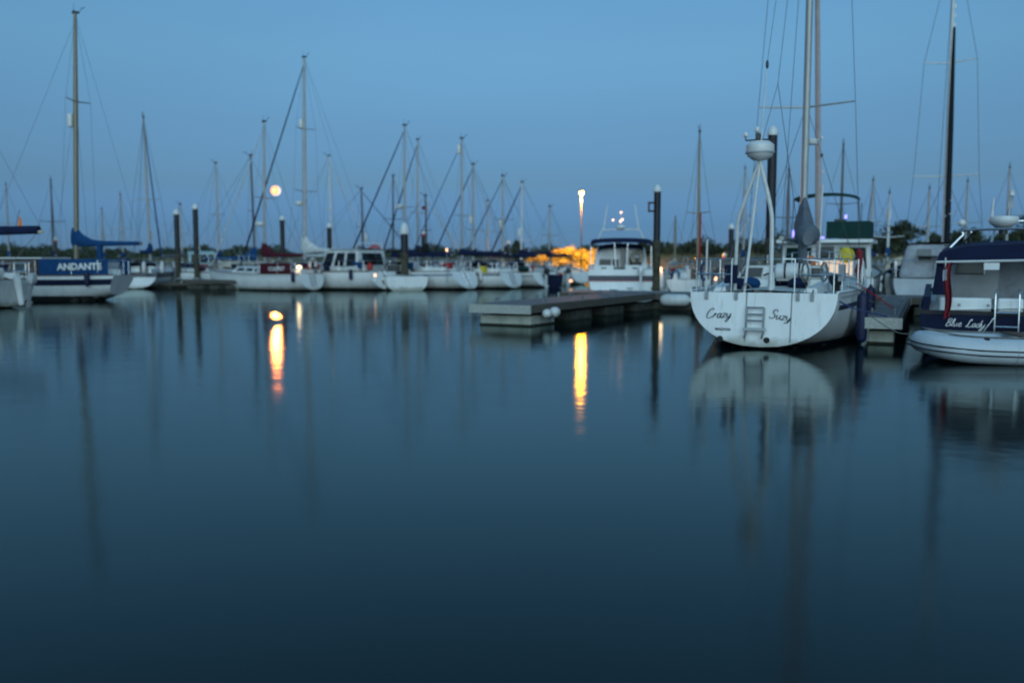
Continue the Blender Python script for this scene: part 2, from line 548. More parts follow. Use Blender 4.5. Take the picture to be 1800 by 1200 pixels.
def house(root, name, m, x0, x1, z0, z1, w0, w1, ra=0.0, rf=0.4, taper=0.12, zr=None, bev=0.05, h=None):
    """cabin trunk: returns object and its outer faces. w0/w1 half widths aft/forward at the foot, ra/rf how far the top leans in aft/forward"""
    k = 1 - taper
    z1a, z1f = z1, (zr if zr is not None else z1)
    z0a = z0 if not isinstance(z0, tuple) else z0[0]
    z0f = z0 if not isinstance(z0, tuple) else z0[1]
    lo = [V(x0, -w0, z0a), V(x1, -w1, z0f), V(x1, w1, z0f), V(x0, w0, z0a)]
    hi = [V(x0 + ra, -w0 * k, z1a), V(x1 - rf, -w1 * k, z1f), V(x1 - rf, w1 * k, z1f), V(x0 + ra, w0 * k, z1a)]
    mb = MB().hexa(lo + hi)
    # cambered roof cap
    g = []
    for i in range(5):
        t = i / 4
        row = []
        for j in range(7):
            a = lerp(-1, 1, j / 6)
            e = lerp(hi[0], hi[1], t)
            row.append(V(e.x, -e.y * a * 1.012, e.z + 0.002 + 0.07 * abs(e.y) * (1 - a * a)))
        g.append(row)
    o = mb.build(name, m, root, smooth=False)
    bvm = o.modifiers.new('bevel', 'BEVEL')
    bvm.width = bev
    bvm.segments = 2
    bvm.limit_method = 'ANGLE'
    rb = MB()
    rb.loft(g, False)
    rb.loft([[p - V(0, 0, 0.03) for p in row] for row in g], False)
    rb.build('roof', m, o)
    F = {'port': (lo[2], lo[3], hi[3], hi[2]), 'starboard': (lo[0], lo[1], hi[1], hi[0]),
         'aft': (lo[3], lo[0], hi[0], hi[3]), 'fore': (lo[1], lo[2], hi[2], hi[1])}
    return o, F

# ------------------------------------------------------------------ rig and deck gear
def fwd(a):
    return V(math.sin(R(a)), math.cos(R(a)), 0)

D_FAR = False
def rig(root, H, mx, mast_top, mr=0.07, mm='alloy', spreaders=(0.52,), furl=None, fr=0.05, boom=3.2, boomz=None, boom_m='alloy', cover=None,
        cover_h=0.55, backstay=True, reflector=False, radome=None, shrouds=True, wire_r=0.006, forestay_top=0.97, flag=None, vane=True, sw=0.75, furl_x=None, coachz=0.3, mastname='mast', rk=0.0, cover_b=.15):
    t_m = mx / H.L
    z0 = H.zs(t_m) + coachz
    mX = lambda z: mx - rk * (z - z0) / (mast_top - z0)      # aft rake
    tx = mX(mast_top)
    md = MB().tube([(mX(z0 - .6), 0, z0 - 0.6), (mX(lerp(z0, mast_top, .6)), 0, lerp(z0, mast_top, .6)), (tx, 0, mast_top)], [mr, mr * .95, mr * .62], 9).build(mastname, mm, root)
    if vane:
        h = MB()
        h.box((tx - .02, 0, mast_top + .02), (.26, .10, .07))
        h.tube([(tx + .05, 0, mast_top), (tx + .05, 0, mast_top + .35)], .008, 4)
        h.tube([(tx - .10, 0, mast_top), (tx - .34, 0, mast_top + .16)], .010, 4)
        h.tube([(tx - .46, .05, mast_top + .17), (tx - .2, -.05, mast_top + .17)], .012, 4)
        h.ball((tx + .05, 0, mast_top + .08), .045, 6, 4)
        h.build('masthead_fitting', 'plastic_dark', md)
    yb = H.b(t_m) * .93
    zc = H.zs(t_m)
    tips = []
    for fsp in spreaders:
        zsp = lerp(z0, mast_top, fsp)
        ln = sw * (1.0 if fsp < .6 else .8)
        for sd in (1, -1):
            MB().tube([(mX(zsp), 0, zsp), (mX(zsp) - .12, sd * ln, zsp + .05)], [.028, .018], 5).build('spreader', mm, md)
        tips.append((zsp + .05, ln))
    if shrouds:
        for sd in (1, -1):
            pts = [(mx - .1, sd * yb, zc)] + [(mX(z) - .12, sd * l, z) for z, l in tips] + [(tx, 0, mast_top - .1)]
            MB().tube(pts, wire_r, 4).build('shroud', 'wire', root)
            if tips:
                MB().tube([(mx + .25, sd * yb, zc), (mX(tips[0][0]), sd * .03, tips[0][0] - .1)], wire_r, 4).build('lower_shroud', 'wire', root)
    bowz = H.zs(0.97) + .05
    top = V(mX(lerp(z0, mast_top, forestay_top)), 0, lerp(z0, mast_top, forestay_top))
    foot = V(furl_x if furl_x else H.L * .965, 0, bowz)
    if furl:
        fr *= .62 if D_FAR else 1
        n = 8
        MB().tube([lerp(foot, top, k / n) for k in range(n + 1)], [.02, fr * 1.15] + [fr * (1.15 - .55 * k / n) for k in range(2, n)] + [.018], 7).build('furled_sail', furl, root)
        MB().lathe([(.0, 0), (.09, .01), (.09, .03), (.03, .05), (.03, .10), (.09, .12), (.09, .14), (.0, .15)], foot, 10, top - foot).build('furling_drum', 'plastic_dark', root)
    else:
        MB().tube([foot, top], wire_r, 4).build('forestay', 'wire', root)
    if backstay:
        MB().tube([(0.05, 0, H.zs(0)), (tx, 0, mast_top)], wire_r, 4).build('backstay', 'wire', root)
    if boom:
        bz = boomz if boomz else z0 + .75
        e = V(mx - boom, 0, bz + .06)
        bo = MB().tube([(mx - .06, 0, bz), e], [.055, .05], 8).build('boom', boom_m, root)
        MB().tube([e + V(.03, 0, .05), (tx, 0, mast_top)], wire_r * .9, 4).build('topping_lift', 'wire', root)
        MB().tube([e + V(.25, 0, 0), (max(mx - boom + .35, .3), 0.05, H.zs(.05) + .1)], .012, 4).build('mainsheet', 'rope', root)
        if cover:
            rings = []
            nn = 14
            for i in range(nn + 1):
                u = i / nn
                x = lerp(mx + .10, mx - boom * .97, u)
                hh = cover_b + cover_h * math.exp(-(u / .16) ** 1.5) + .11 * (1 - u) + .018 * math.sin(u * 37) * (1 - u)
                if i == 0:
                    hh *= .86
                ww = .085 + .055 * (1 - u) + .008 * math.sin(u * 29 + 1)
                zb = lerp(bz, bz + .06, u) - .065
                rings.append([(x, ww * math.cos(a) * (1.25 - .5 * (math.sin(a) + 1) / 2), zb + hh * (.5 + .5 * math.sin(a))) for a in [2 * math.pi * k / 10 for k in range(10)]])
            MB().loft(rings).build('sail_cover', cover, bo)
    if reflector:
        zr = lerp(z0, mast_top, reflector)
        MB().lathe([(.0, 0), (.10, .03), (.115, .08), (.115, .46), (.10, .51), (.0, .54)], (mX(zr) + mr + .12, 0, zr), 10).build('radar_reflector', 'plastic_white', md)
    if radome:
        zr = lerp(z0, mast_top, radome)
        MB().lathe([(.05, -.10), (.18, -.08), (.25, 0), (.25, .10), (.15, .17), (.0, .18)], (mX(zr) + mr + .28, 0, zr), 14).build('radome', 'plastic_white', md)
        MB().box((mX(zr) + mr + .12, 0, zr - .06), (.36, .06, .05)).build('radome_bracket', 'alloy', md)
    if flag:
        MB().add([(mx - .1, -.3, lerp(z0, mast_top, .45)), (mx - .4, -.32, lerp(z0, mast_top, .45) - .06), (mx - .42, -.3, lerp(z0, mast_top, .45) + .18), (mx - .1, -.3, lerp(z0, mast_top, .45) + .22)], [(0, 1, 2, 3)]).build('burgee', flag, root)
    return md

def rails(root, H, fore=True, aft=True, sides=True, h=.58, n=5, r=.014, gap=.10, mat_='steel', t0=.03):
    if aft:
        path = [H.pt(.16, 1, 1), H.pt(.06, 1, 1), H.pt(t0, 1, 1) * .98, H.pt(t0, 1, -1) * .98, H.pt(.06, 1, -1), H.pt(.16, 1, -1)]
        path = [V(p.x, p.y * .95, p.z) for p in path]
        pb = MB()
        for hh in (h, h * .52):
            pb.tube(smoothpath([p + V(0, 0, hh) for p in path], 3), r, 5)
        for p in path:
            pb.tube([p, p + V(0, 0, h)], r, 5)
        pb.build('pushpit', mat_, root)
    if fore:
        pb = MB()
        path = [H.pt(.86, 1, 1), H.pt(.94, 1, 1), V(H.L * 1.0, 0, H.zs(1)), H.pt(.94, 1, -1), H.pt(.86, 1, -1)]
        for hh in (h, h * .5):
            pb.tube(smoothpath([p + V(0, 0, hh) for p in path], 3), r, 5)
        for p in path[:2] + path[3:]:
            pb.tube([p, p + V(0, 0, h)], r, 5)
        pb.build('pulpit', mat_, root)
    if sides:
        for sd in (1, -1):
            g = MB()
            ps = [H.pt(lerp(.16, .86, k / n), 1, sd) for k in range(n + 1)]
            ps = [V(p.x, p.y * .96, p.z) for p in ps]
            for p in ps[1:-1]:
                g.tube([p, p + V(0, 0, h)], r * .85, 5)
            for hh in (h * .97, h * .5):
                g.tube([p + V(0, 0, hh) for p in ps], .005, 4)
            g.build('guard_rail', mat_, root)

def cabin(root, H, t0=.30, t1=.68, h=.36, nwin=3, m='gelcoat', glass='glass_dark', wf='window_frame', width=.66, v=(.35, .8), teak=None):
    x0, x1 = t0 * H.L, t1 * H.L
    z0 = (H.zs(t0) - .03, H.zs(t1) - .03)
    o, F = house(root, 'coachroof', teak or m, x0, x1, z0, H.zs(t0) + h, H.b(t0) * width, H.b(t1) * width * .9, ra=.06, rf=.55, taper=.14, zr=H.zs(t1) + h * .72)
    for face in ('port', 'starboard'):
        for k in range(nwin):
            a = .10 + .80 * k / nwin
            panel(o, 'window', F[face], a + .02, a + .80 / nwin - .03, v[0], v[1], glass, frame=wf, fw=.014)
    panel(o, 'companionway', F['aft'], .36, .64, .05, .98, 'teak', th=.02)
    return o, F

def sprayhood(root, x, z, w, m, h=.62, ln=.9, glass=True):
    rings = []
    for i in range(6):
        u = i / 5
        xx = x + ln * u
        hh = h * (1 - u ** 2.2 * .85)
        rings.append([V(xx, w * math.cos(a) * (1 - .12 * u), z + hh * math.sin(a) ** .7 + .0) for a in [math.pi * k / 12 for k in range(13)]])
    o = MB().loft(rings, False).build('sprayhood', m, root)
    rr = [MB().tube([p + V(-.01, 0, 0) for p in rings[0]], .016, 5)]
    rr[0].build('hoop', 'steel', o)
    if glass:
        for k0, k1 in ((2, 4), (5, 7), (8, 10)):
            g = [[rings[j][k] + (rings[j][k] - V(rings[j][k].x - .4, 0, z)).normalized() * .012 for k in range(k0, k1 + 1)] for j in (2, 3, 4)]
            MB().loft(g, False).build('window', 'glass_grey', o)
    return o

def cockpit(root, H, t0=.05, t1=.29, m='gelcoat', wheel=False):
    for sd in (1, -1):
        pts = []
        g = []
        for i in range(7):
            t = lerp(t0, t1, i / 6)
            y = H.b(t) * .62 * sd
            zz = H.zs(t) - .02
            g.append([V(t * H.L, y - .09, zz), V(t * H.L, y - .06, zz + .24 + .05 * i / 6), V(t * H.L, y + .06, zz + .24 + .05 * i / 6), V(t * H.L, y + .09, zz)])
        MB().loft(g).build('coaming', m, root)
    for sd in (1, -1):
        MB().lathe([(.0, 0), (.07, 0), (.055, .05), (.055, .10), (.07, .13), (.0, .135)], (lerp(t0, t1, .5) * H.L, sd * H.b(.2) * .62, H.zs(.2) + .24), 10).build('winch', 'steel', root)

def outboard(root, x, y, z, m='plastic_dark', tilt=0.0, leg='plastic_white'):
    """small outboard: cowl, leg, propeller skeg"""
    o = MB().loft([[V(x + dx * s - .02 + tilt * (zz), y + dy * s, z + zz) for dx, dy in ((-.17, -.08), (-.17, .08), (-.05, .12), (.12, .10), (.12, -.10), (-.05, -.12))] for zz, s in ((0, .8), (.06, 1), (.22, 1.0), (.33, .8), (.36, .45))]).build('outboard_cowl', m, root)
    MB().loft([[V(x + dx * s + tilt * zz, y + dy * s, z + zz) for dx, dy in ((-.07, -.045), (-.07, .045), (.06, .045), (.06, -.045))] for zz, s in ((.01, 1.0), (-.35, .9), (-.62, .8))]).build('outboard_leg', leg, root)
    MB().loft([[V(x + dx * s + tilt * zz, y + dy * s, z + zz) for dx, dy in ((-.17, -.03), (-.17, .03), (.10, .03), (.10, -.03))] for zz, s in ((-.58, 1), (-.62, 1), (-.80, .5))]).build('outboard_skeg', leg, root)
    return o

def transom_gear(root, H, ladder=True, y=0.0):
    if ladder:
        zt, zb = H.zs(0) + .05, .25
        lb = MB()
        P = lambda z, yy: (H.rake * (z - H.zs(0)) - .05, y + yy, z)
        for sd in (-.16, .16):
            lb.tube([P(zt, sd), P(zb, sd)], .014, 5)
        for k in range(4):
            z = lerp(zb + .06, zt - .15, k / 3)
            lb.tube([P(z, -.16), P(z, .16)], .014, 5)
        lb.build('boarding_ladder', 'steel', root)

def yacht(label, px, top, D, a, L=8.5, B=2.8, mx=None, fs=.85, fb=1.15, hull='gelcoat', stripe=None, stripes=((.10, .20),), tw=.72, rake=.25, zt=.05,
          cover='canvas_blue', hood=None, furl='canvas_blue', cab=True, detail=2, name='sailing_yacht', cat='yacht', group=None, cabin_kw={}, at=None, boot=('antifoul_dark', .10),
          m=2.3, rail='teak', ladder=False, rails_on=True, hullkw={}, gear=9, **rg):
    mx = mx if mx else L * .53
    f = fwd(a)
    if at is not None:
        loc = V(at[0], at[1], 0)
    else:
        loc = V(wx(px, D), D, 0) - f * mx
    root = thing(name, label, cat, loc, math.pi / 2 - R(a), group)
    H = Hull(L, B, fs, fb, tw=tw, zt=zt, rake=rake, m=m, **hullkw)
    h = H.build(root, hull, boot=boot, rail=rail, ns=22 if detail > 1 else 14)
    if stripe:
        for d0, d1 in stripes:
            H.stripe(h, stripe, d0, d1)
    if cab:
        kw = dict(m='gelcoat' if hull.startswith('gelcoat') and hull != 'gelcoat_navy' else 'gelcoat')
        kw.update(cabin_kw)
        cabin(root, H, **kw)
    cockpit(root, H)
    if hood:
        sprayhood(root, .27 * L, H.zs(.3) + .10, H.b(.3) * .62, hood)
    zt_ = wz(top, D) if top is not None else 10
    zt_ = rg.pop('mast_top', zt_)
    if detail > 1 or rails_on:
        rails(root, H)
    if 'rk' not in rg:
        rg['rk'] = .012 * zt_
        if a < -5 and top is not None and px < 900:
            rg['rk'] = min(.06 * zt_, (900 - px) * (455 - top) / 17900 * D / FPX / abs(math.sin(R(a))))
    rig(root, H, mx, zt_, cover=cover, furl=furl, **rg)
    if ladder:
        transom_gear(root, H)
    if gear:
        clutter(root, H, int(abs(loc.x * 7 + loc.y * 13)), gear)
    return root, H

def clutter(root, H, seed, n=9):
    """the loose gear every moored yacht carries round its cockpit, each piece a part"""
    r_ = random.Random(seed)
    kinds = ['gas_locker', 'rope_coil', 'rail_bag', 'cowl_vent', 'folded_canvas', 'solar_panel', 'cushion', 'jerry_can', 'rail_fender', 'rail_bag', 'folded_canvas', 'rail_fender']
    r_.shuffle(kinds)
    for k in kinds[:n]:
        t = r_.uniform(.03, .42)
        sd = r_.choice((1, 1, -1))
        p = H.pt(t, 1, sd)
        q = V(p.x, p.y * r_.uniform(.55, .9), p.z)
        if k == 'gas_locker':
            MB().box(q + V(0, 0, .16), (.4, .3, .32)).build(k, r_.choice(('canvas_blue', 'gelcoat_grey', 'teak')), root, smooth=False)
        elif k == 'rope_coil':
            c_ = V(p.x, p.y * .95, p.z + .38)
            MB().tube([c_ + V(.16 * math.cos(a * .7), 0, .2 * math.sin(a * .7)) for a in range(19)], .03, 5).build(k, r_.choice(('rope', 'rope_blue')), root)
        elif k == 'danbuoy':
            MB().tube([V(.15, p.y * .5, H.zs(0) + .2), V(-.1, p.y * .55, H.zs(0) + 2.1)], .018, 5).build(k, 'canvas_orange', root)
        elif k == 'cowl_vent':
            MB().lathe([(.06, 0), (.06, .12), (.10, .16), (.11, .24), (.0, .25)], V(H.L * .45, sd * .4, H.zs(.45) + .32), 8).build(k, 'plastic_white', root)
        elif k == 'folded_canvas':
            MB().ball(q + V(.2, 0, .2), (.45, .2, .2), 10, 6).build(k, r_.choice(('canvas_navy', 'canvas_blue', 'canvas_black', 'canvas_green', 'canvas_burgundy')), root)
        elif k == 'solar_panel':
            MB().box(V(.1, 0, H.zs(0) + .68), (.45, .9, .03)).build(k, 'glass_dark', root, smooth=False)
        elif k == 'cushion':
            MB().box(q + V(0, 0, .3), (.6, .12, .3)).build(k, r_.choice(('canvas_navy', 'canvas_cream', 'canvas_red')), root)
        elif k == 'jerry_can':
            MB().box(q + V(0, 0, .2), (.2, .3, .38)).build(k, r_.choice(('buoy_red', 'canvas_black', 'buoy_yellow')), root)
        elif k == 'rail_fender':
            MB().lathe([(.0, -.28), (.08, -.24), (.10, -.15), (.10, .15), (.08, .24), (.0, .28)], V(p.x, p.y + sd * .09, p.z - .12), 10).build(k, r_.choice(('fender_white', 'fender_white', 'fender_blue')), root)
        elif k == 'rail_bag':
            MB().box(V(p.x, p.y * .95, p.z + .35), (.55, .1, .32)).build(k, r_.choice(('canvas_navy', 'canvas_black', 'canvas_blue', 'canvas_palegrey')), root)

# ------------------------------------------------------------------ water
def water_mat():
    m = bpy.data.materials.new('harbour_water')
    m.use_nodes = True
    nt = m.node_tree
    nt.nodes.clear()
    out = nt.nodes.new('ShaderNodeOutputMaterial')
    mix = nt.nodes.new('ShaderNodeMixShader')
    dif = nt.nodes.new('ShaderNodeBsdfDiffuse')
    dif.inputs['Color'].default_value = (0.003, 0.009, 0.010, 1)
    gl = nt.nodes.new('ShaderNodeBsdfAnisotropic')
    gl.distribution = 'BECKMANN'
    gl.inputs['Color'].default_value = (0.70, 0.80, 0.785, 1)
    fr = nt.nodes.new('ShaderNodeFresnel')
    fr.inputs['IOR'].default_value = 1.333
    tc = nt.nodes.new('ShaderNodeTexCoord')
    n1 = nt.nodes.new('ShaderNodeTexNoise')
    n1.inputs['Scale'].default_value = 0.35
    n1.inputs['Detail'].default_value = 3
    mr = nt.nodes.new('ShaderNodeMapRange')
    mr.inputs['From Min'].default_value = 0.3
    mr.inputs['From Max'].default_value = 0.7
    mr.inputs['To Min'].default_value = 0.106
    mr.inputs['To Max'].default_value = 0.146
    n2 = nt.nodes.new('ShaderNodeTexNoise')
    n2.inputs['Scale'].default_value = 1.6
    n2.inputs['Detail'].default_value = 2
    bp = nt.nodes.new('ShaderNodeBump')
    bp.inputs['Strength'].default_value = 0.22
    bp.inputs['Distance'].default_value = 0.015
    L = nt.links
    L.new(tc.outputs['Object'], n1.inputs['Vector'])
    L.new(tc.outputs['Object'], n2.inputs['Vector'])
    L.new(n1.outputs['Fac'], mr.inputs['Value'])
    L.new(mr.outputs[0], gl.inputs['Roughness'])
    L.new(n2.outputs['Fac'], bp.inputs['Height'])
    L.new(bp.outputs[0], gl.inputs['Normal'])
    L.new(fr.outputs[0], mix.inputs[0])
    L.new(dif.outputs[0], mix.inputs[1])
    L.new(gl.outputs[0], mix.inputs[2])
    L.new(mix.outputs[0], out.inputs[0])
    return m
w = MB().add([(-500, -80, 0), (500, -80, 0), (500, 300, 0), (-500, 300, 0)], [(0, 1, 2, 3)]).build('water', water_mat(), smooth=False)
w['kind'] = 'structure'

# ------------------------------------------------------------------ land beyond the basin
def ground_h(x, y):
    e = 72 + 6 * math.sin(x * .02 + 1) + 3 * math.sin(x * .07) + (34 if x < -16 else 34 * max(0, 1 - (x + 16) / 12))
    d = y - e
    if d < 0:
        return -.6 + max(-1, d * .1)
    k = min(1, d / 9)
    hi = 1.45 + .25 * math.sin(x * .05) + .2 * math.sin(x * .13 + y * .05)
    hi *= 1 - .72 * math.exp(-((x - 4.5) / 6.5) ** 2) * (1 if y < 84 else max(0, 1 - (y - 84) / 12))
    return -.6 + (hi + .6) * k * k * (3 - 2 * k)
def terrain():
    xs = [-2500, -1200, -600, -400] + [-300 + 3 * i for i in range(201)] + [400, 600, 1200, 2500]
    ys = [60 + 2 * i for i in range(45)] + [155, 165, 180, 200, 240, 300, 500, 900, 2000, 5000]
    vs = [(x, y, ground_h(max(-300, min(300, x)), min(y, 200))) for y in ys for x in xs]
    n = len(xs)
    fs = [(j * n + i, j * n + i + 1, (j + 1) * n + i + 1, (j + 1) * n + i) for j in range(len(ys) - 1) for i in range(n - 1)]
    m = mat('rough_grass', (0.105, 0.098, 0.045), 0.95, var=.3, scale=.5, col2=(0.05, 0.055, 0.024), bump=.8, bscale=3)
    o = MB().add(vs, fs).build('ground', m)
    o['kind'] = 'structure'
terrain()

def reeds():
    mb = MB()
    r_ = random.Random(3)
    for _ in range(16000):
        x = r_.uniform(-70, 75)
        e = 72 + 6 * math.sin(x * .02 + 1) + 3 * math.sin(x * .07) + (34 if x < -16 else 34 * max(0, 1 - (x + 16) / 12))
        y = e + r_.uniform(1.5, 22) ** 1
        z = ground_h(x, y)
        h = r_.uniform(.2, .6)
        l = r_.uniform(-.15, .15)
        wd = .035
        mb.add([(x - wd, y, z - .05), (x + wd, y, z - .05), (x + l, y + r_.uniform(-.1, .1), z + h)], [(0, 1, 2)])
    o = mb.build('long_grass', 'reed', smooth=False)
    o['kind'] = 'stuff'
    o['label'] = 'rough tussocky grass covering the bank behind the moorings'
    o['category'] = 'grass'
reeds()

def tree(label, x, y, h, w, m='leaf_dark', n=2600, seed=0, group='trees on the far bank', name='tree', trunk=.25, leaf=.16, flat=1.0, base=None):
    r_ = random.Random(seed + 11)
    z0 = ground_h(x, y) if base is None else base
    root = thing(name, label, 'tree' if name == 'tree' else 'bush', (x, y, z0), r_.uniform(0, 6), group)
    tb = MB()
    tb.tube([(0, 0, -.3), (.03 * h, 0, h * .3), (0, .02 * h, h * .75)], [.05 * h * .6, .03 * h * .6, .01 * h], 7)
    for k in range(7):
        a = r_.uniform(0, 6.28)
        z = h * r_.uniform(.2, .6)
        e = V(math.cos(a) * w * .36, math.sin(a) * w * .36, z + h * .2)
        tb.tube([(0.02 * h, 0, z), e * .5 + V(0, 0, z * .55), e], [.014 * h, .009 * h, .004 * h], 5)
    tb.build('trunk', 'bark', root)
    cl = []
    for k in range(34):
        while True:
            p = V(r_.uniform(-1, 1), r_.uniform(-1, 1), r_.uniform(-1, 1))
            if p.length < 1:
                break
        p = p * (.55 + .45 * p.length)
        zc = trunk + (1 - trunk) * (.5 + .5 * p.z * flat)
        wid = w * .5 * (1 - .35 * max(0, p.z))
        cl.append((V(p.x * wid, p.y * wid, zc * h * .96), r_.uniform(.10, .22) * min(w, h)))
    mb = MB()
    for k in range(n):
        c, s_ = cl[r_.randrange(len(cl))]
        d = V(r_.gauss(0, 1), r_.gauss(0, 1), r_.gauss(0, .8)).normalized() * s_ * r_.uniform(.3, 1.05)
        p = c + d
        if p.z < 0.02 * h:
            p.z = abs(p.z) + .02 * h
        q = V(r_.gauss(0, 1), r_.gauss(0, 1), r_.gauss(0, 1)).normalized()
        u = q.orthogonal().normalized() * leaf * r_.uniform(.6, 1.4)
        v_ = q.cross(u).normalized() * leaf * r_.uniform(.4, .9)
        mb.add([p - u, p + v_ * .6, p + u, p - v_ * .6], [(0, 1, 2, 3)])
    mb.build('crown', m, root, smooth=False)
    return root

# trees: (photo column, distance, height of top row, width in columns, wording)
TR = [
 (1575, 92, 392, 92, 'largest dark tree on the bank, right of the yellow buoy', 'leaf_dark'),
 (1500, 96, 396, 46, 'round dark tree behind the green canopied motor boat', 'leaf_dark'),
 (1536, 100, 420, 46, 'low tree in the gap left of the largest tree', 'leaf_dark'),
 (1640, 95, 412, 60, 'bushy tree just right of the largest tree', 'leaf_dark'),
 (1700, 90, 400, 70, 'dark tree seen through the steel radar arch', 'leaf_dark'),
 (1752, 97, 412, 50, 'low tree behind the radome of the navy cruiser', 'leaf_dark'),
 (1798, 86, 374, 70, 'tall dark tree at the right edge of the picture', 'leaf_dark'),
 (1245, 90, 429, 44, 'small dark tree left of the white capped short pile', 'leaf_dark'),
 (1210, 95, 430, 40, 'small tree behind the red trimmed mast', 'leaf_dark'),
 (1178, 100, 432, 44, 'low tree just right of the tall black pile', 'leaf_mid'),
 (1336, 92, 428, 52, 'small tree behind the radar tripod of the near yacht', 'leaf_dark'),
 (1400, 98, 430, 60, 'low tree hidden behind the grey boom cover', 'leaf_dark'),
 (1450, 98, 428, 50, 'low tree behind the green flybridge screen', 'leaf_dark'),
 (908, 118, 420, 24, 'narrow conical evergreen left of the lamplit hedge', 'leaf_dark'),
 (1135, 98, 424, 46, 'bush peeping over the navy cruiser canopy', 'leaf_dark'),
 (288, 190, 440, 44, 'small round far tree left of the twin piles', 'leaf_dark'),
 (36, 190, 441, 34, 'small far tree under the dark blue boom cover', 'leaf_dark'),
 (62, 195, 444, 30, 'tiny far tree beside the small red banded pile', 'leaf_dark'),
]
for i, (px, D, top, wd, lab, mm) in enumerate(TR):
    x = wx(px, D)
    z0 = ground_h(x, D)
    tree(lab, x, D, wz(top, D) - z0, wd / FPX * D * 1.05, mm, n=1500 if wd < 50 else 2600, seed=i, leaf=.23 * D / 95, trunk=.12 if wd > 24 else .04)
# long low belt of scrub far off: nobody could count it
def scrub():
    r_ = random.Random(5)
    mb = MB()
    for _ in range(34000):
        px = r_.uniform(-40, 1840)
        D = r_.uniform(150, 230) if px < 1120 else r_.uniform(100, 130)
        k = .5 + .5 * math.sin(px * .031) * math.sin(px * .011 + 2) + .25 * math.sin(px * .093)
        hh = (1.3 + 1.5 * max(0, k)) * (1 if px < 1120 else 1.0)
        x = wx(px, D)
        z = ground_h(x, min(D, 200)) + hh * r_.random() ** 1.3
        q = V(r_.gauss(0, 1), r_.gauss(0, 1), r_.gauss(0, 1)).normalized()
        s_ = .28 * D / 150
        u = q.orthogonal().normalized() * s_
        v_ = q.cross(u).normalized() * s_ * .6
        p = V(x, D, z)
        mb.add([p - u, p + v_, p + u, p - v_], [(0, 1, 2, 3)])
    o = mb.build('scrub', 'leaf_dark', smooth=False)
    o['kind'] = 'stuff'
    o['label'] = 'low dark scrub along the skyline behind the marina'
    o['category'] = 'scrub'
scrub()
# the hedge under the street lamp
HD = [(938, 83, 450, 36), (958, 81.5, 443, 44), (980, 80.5, 436, 52), (1003, 80, 431, 54), (1026, 80.5, 436, 54), (1048, 81, 436, 50), (1068, 82.5, 440, 40)]
HL = ['lowest bush at the left end of the lamplit hedge', 'second bush from the left in the lamplit hedge', 'third bush from the left in the lamplit hedge', 'tallest bush of the lamplit hedge, left of the lamp post',
      'bush of the lamplit hedge right under the lamp', 'second bush from the right in the lamplit hedge', 'right end of the lamplit hedge beside the navy cruiser canopy']
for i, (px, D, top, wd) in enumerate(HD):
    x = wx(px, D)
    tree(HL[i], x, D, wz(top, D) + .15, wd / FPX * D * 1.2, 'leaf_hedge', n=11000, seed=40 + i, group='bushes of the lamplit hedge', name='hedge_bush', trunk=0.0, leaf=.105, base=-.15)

# ------------------------------------------------------------------ moon and lamps
mo = MB().ball((0, 0, 0), 1.0, 32, 20).build('moon', 'moonlight')
MD = 4200
mo.location = (wx(489, MD), MD, wz(337, MD))
rad = 8.2 / FPX * MD
mo.scale = (rad, rad, rad)
tag(mo, 'full moon glowing low over the masts', 'moon')
# orange fringe of the moon's glow put into the disc's emission colour
nt_ = M['moonlight'].node_tree
tc_ = nt_.nodes.new('ShaderNodeTexCoord')
vm_ = nt_.nodes.new('ShaderNodeVectorMath')
vm_.operation = 'MULTIPLY'
vm_.inputs[1].default_value = (1, 0, 1)
vl_ = nt_.nodes.new('ShaderNodeVectorMath')
vl_.operation = 'LENGTH'
rp_ = nt_.nodes.new('ShaderNodeValToRGB')
for p_, c_ in ((0.0, (1.0, .86, .60)), (.55, (1.0, .74, .42)), (.80, (1.0, .45, .20)), (1.0, (.80, .22, .10))):
    e_ = rp_.color_ramp.elements[0] if p_ == 0 else (rp_.color_ramp.elements[1] if p_ == 1 else rp_.color_ramp.elements.new(p_))
    e_.color = (*c_, 1)
nt_.links.new(tc_.outputs['Object'], vm_.inputs[0])
nt_.links.new(vm_.outputs[0], vl_.inputs[0])
nt_.links.new(vl_.outputs['Value'], rp_.inputs[0])
nt_.links.new(rp_.outputs[0], nt_.nodes['Principled BSDF'].inputs['Emission Color'])
ml = bpy.data.lights.new('moon_light', 'POINT')       # the moon's own light
ml.energy = 1.0e7
ml.color = (1.0, 0.22, 0.03)
ml.shadow_soft_size = rad * .75
mlo = bpy.data.objects.new('moon_light', ml)
mlo.location = (mo.location.x, MD - rad * 2.2, mo.location.z)
C.objects.link(mlo)

LD = 75.5
lx, lz = wx(1021, LD), wz(340, LD)
lp = thing('street_lamp', 'lit sodium street lamp on a tall pole above the hedge', 'street lamp', (lx, LD, ground_h(lx, LD)))
gz = ground_h(lx, LD)
MB().tube([(0, 0, -.3), (0, 0, 1.2), (0, 0, 1.25), (0, 0, lz - gz + .1)], [.10, .10, .055, .036], 10).build('pole', 'pole_paint', lp)
MB().lathe([(.0, .16), (.16, .14), (.24, .06), (.25, .0), (.2, -.02), (.0, -.02)], (0, 0, lz - gz + .05), 14).build('lantern_hood', 'galv', lp)
MB().lathe([(.19, .02), (.20, -.06), (.14, -.18), (.0, -.22)], (0, 0, lz - gz), 14).build('lantern_bowl', 'sodium', lp)
pl = bpy.data.lights.new('sodium_light', 'SPOT')      # hooded lantern: nothing escapes above its cut-off
pl.spot_size = R(152)
pl.spot_blend = 0.25
pl.energy = 36000
pl.color = (1.0, 0.44, 0.055)
pl.shadow_soft_size = .22
plo = bpy.data.objects.new('sodium_light', pl)
plo.location = (0, -.1, lz - gz - .45)
plo.parent = lp
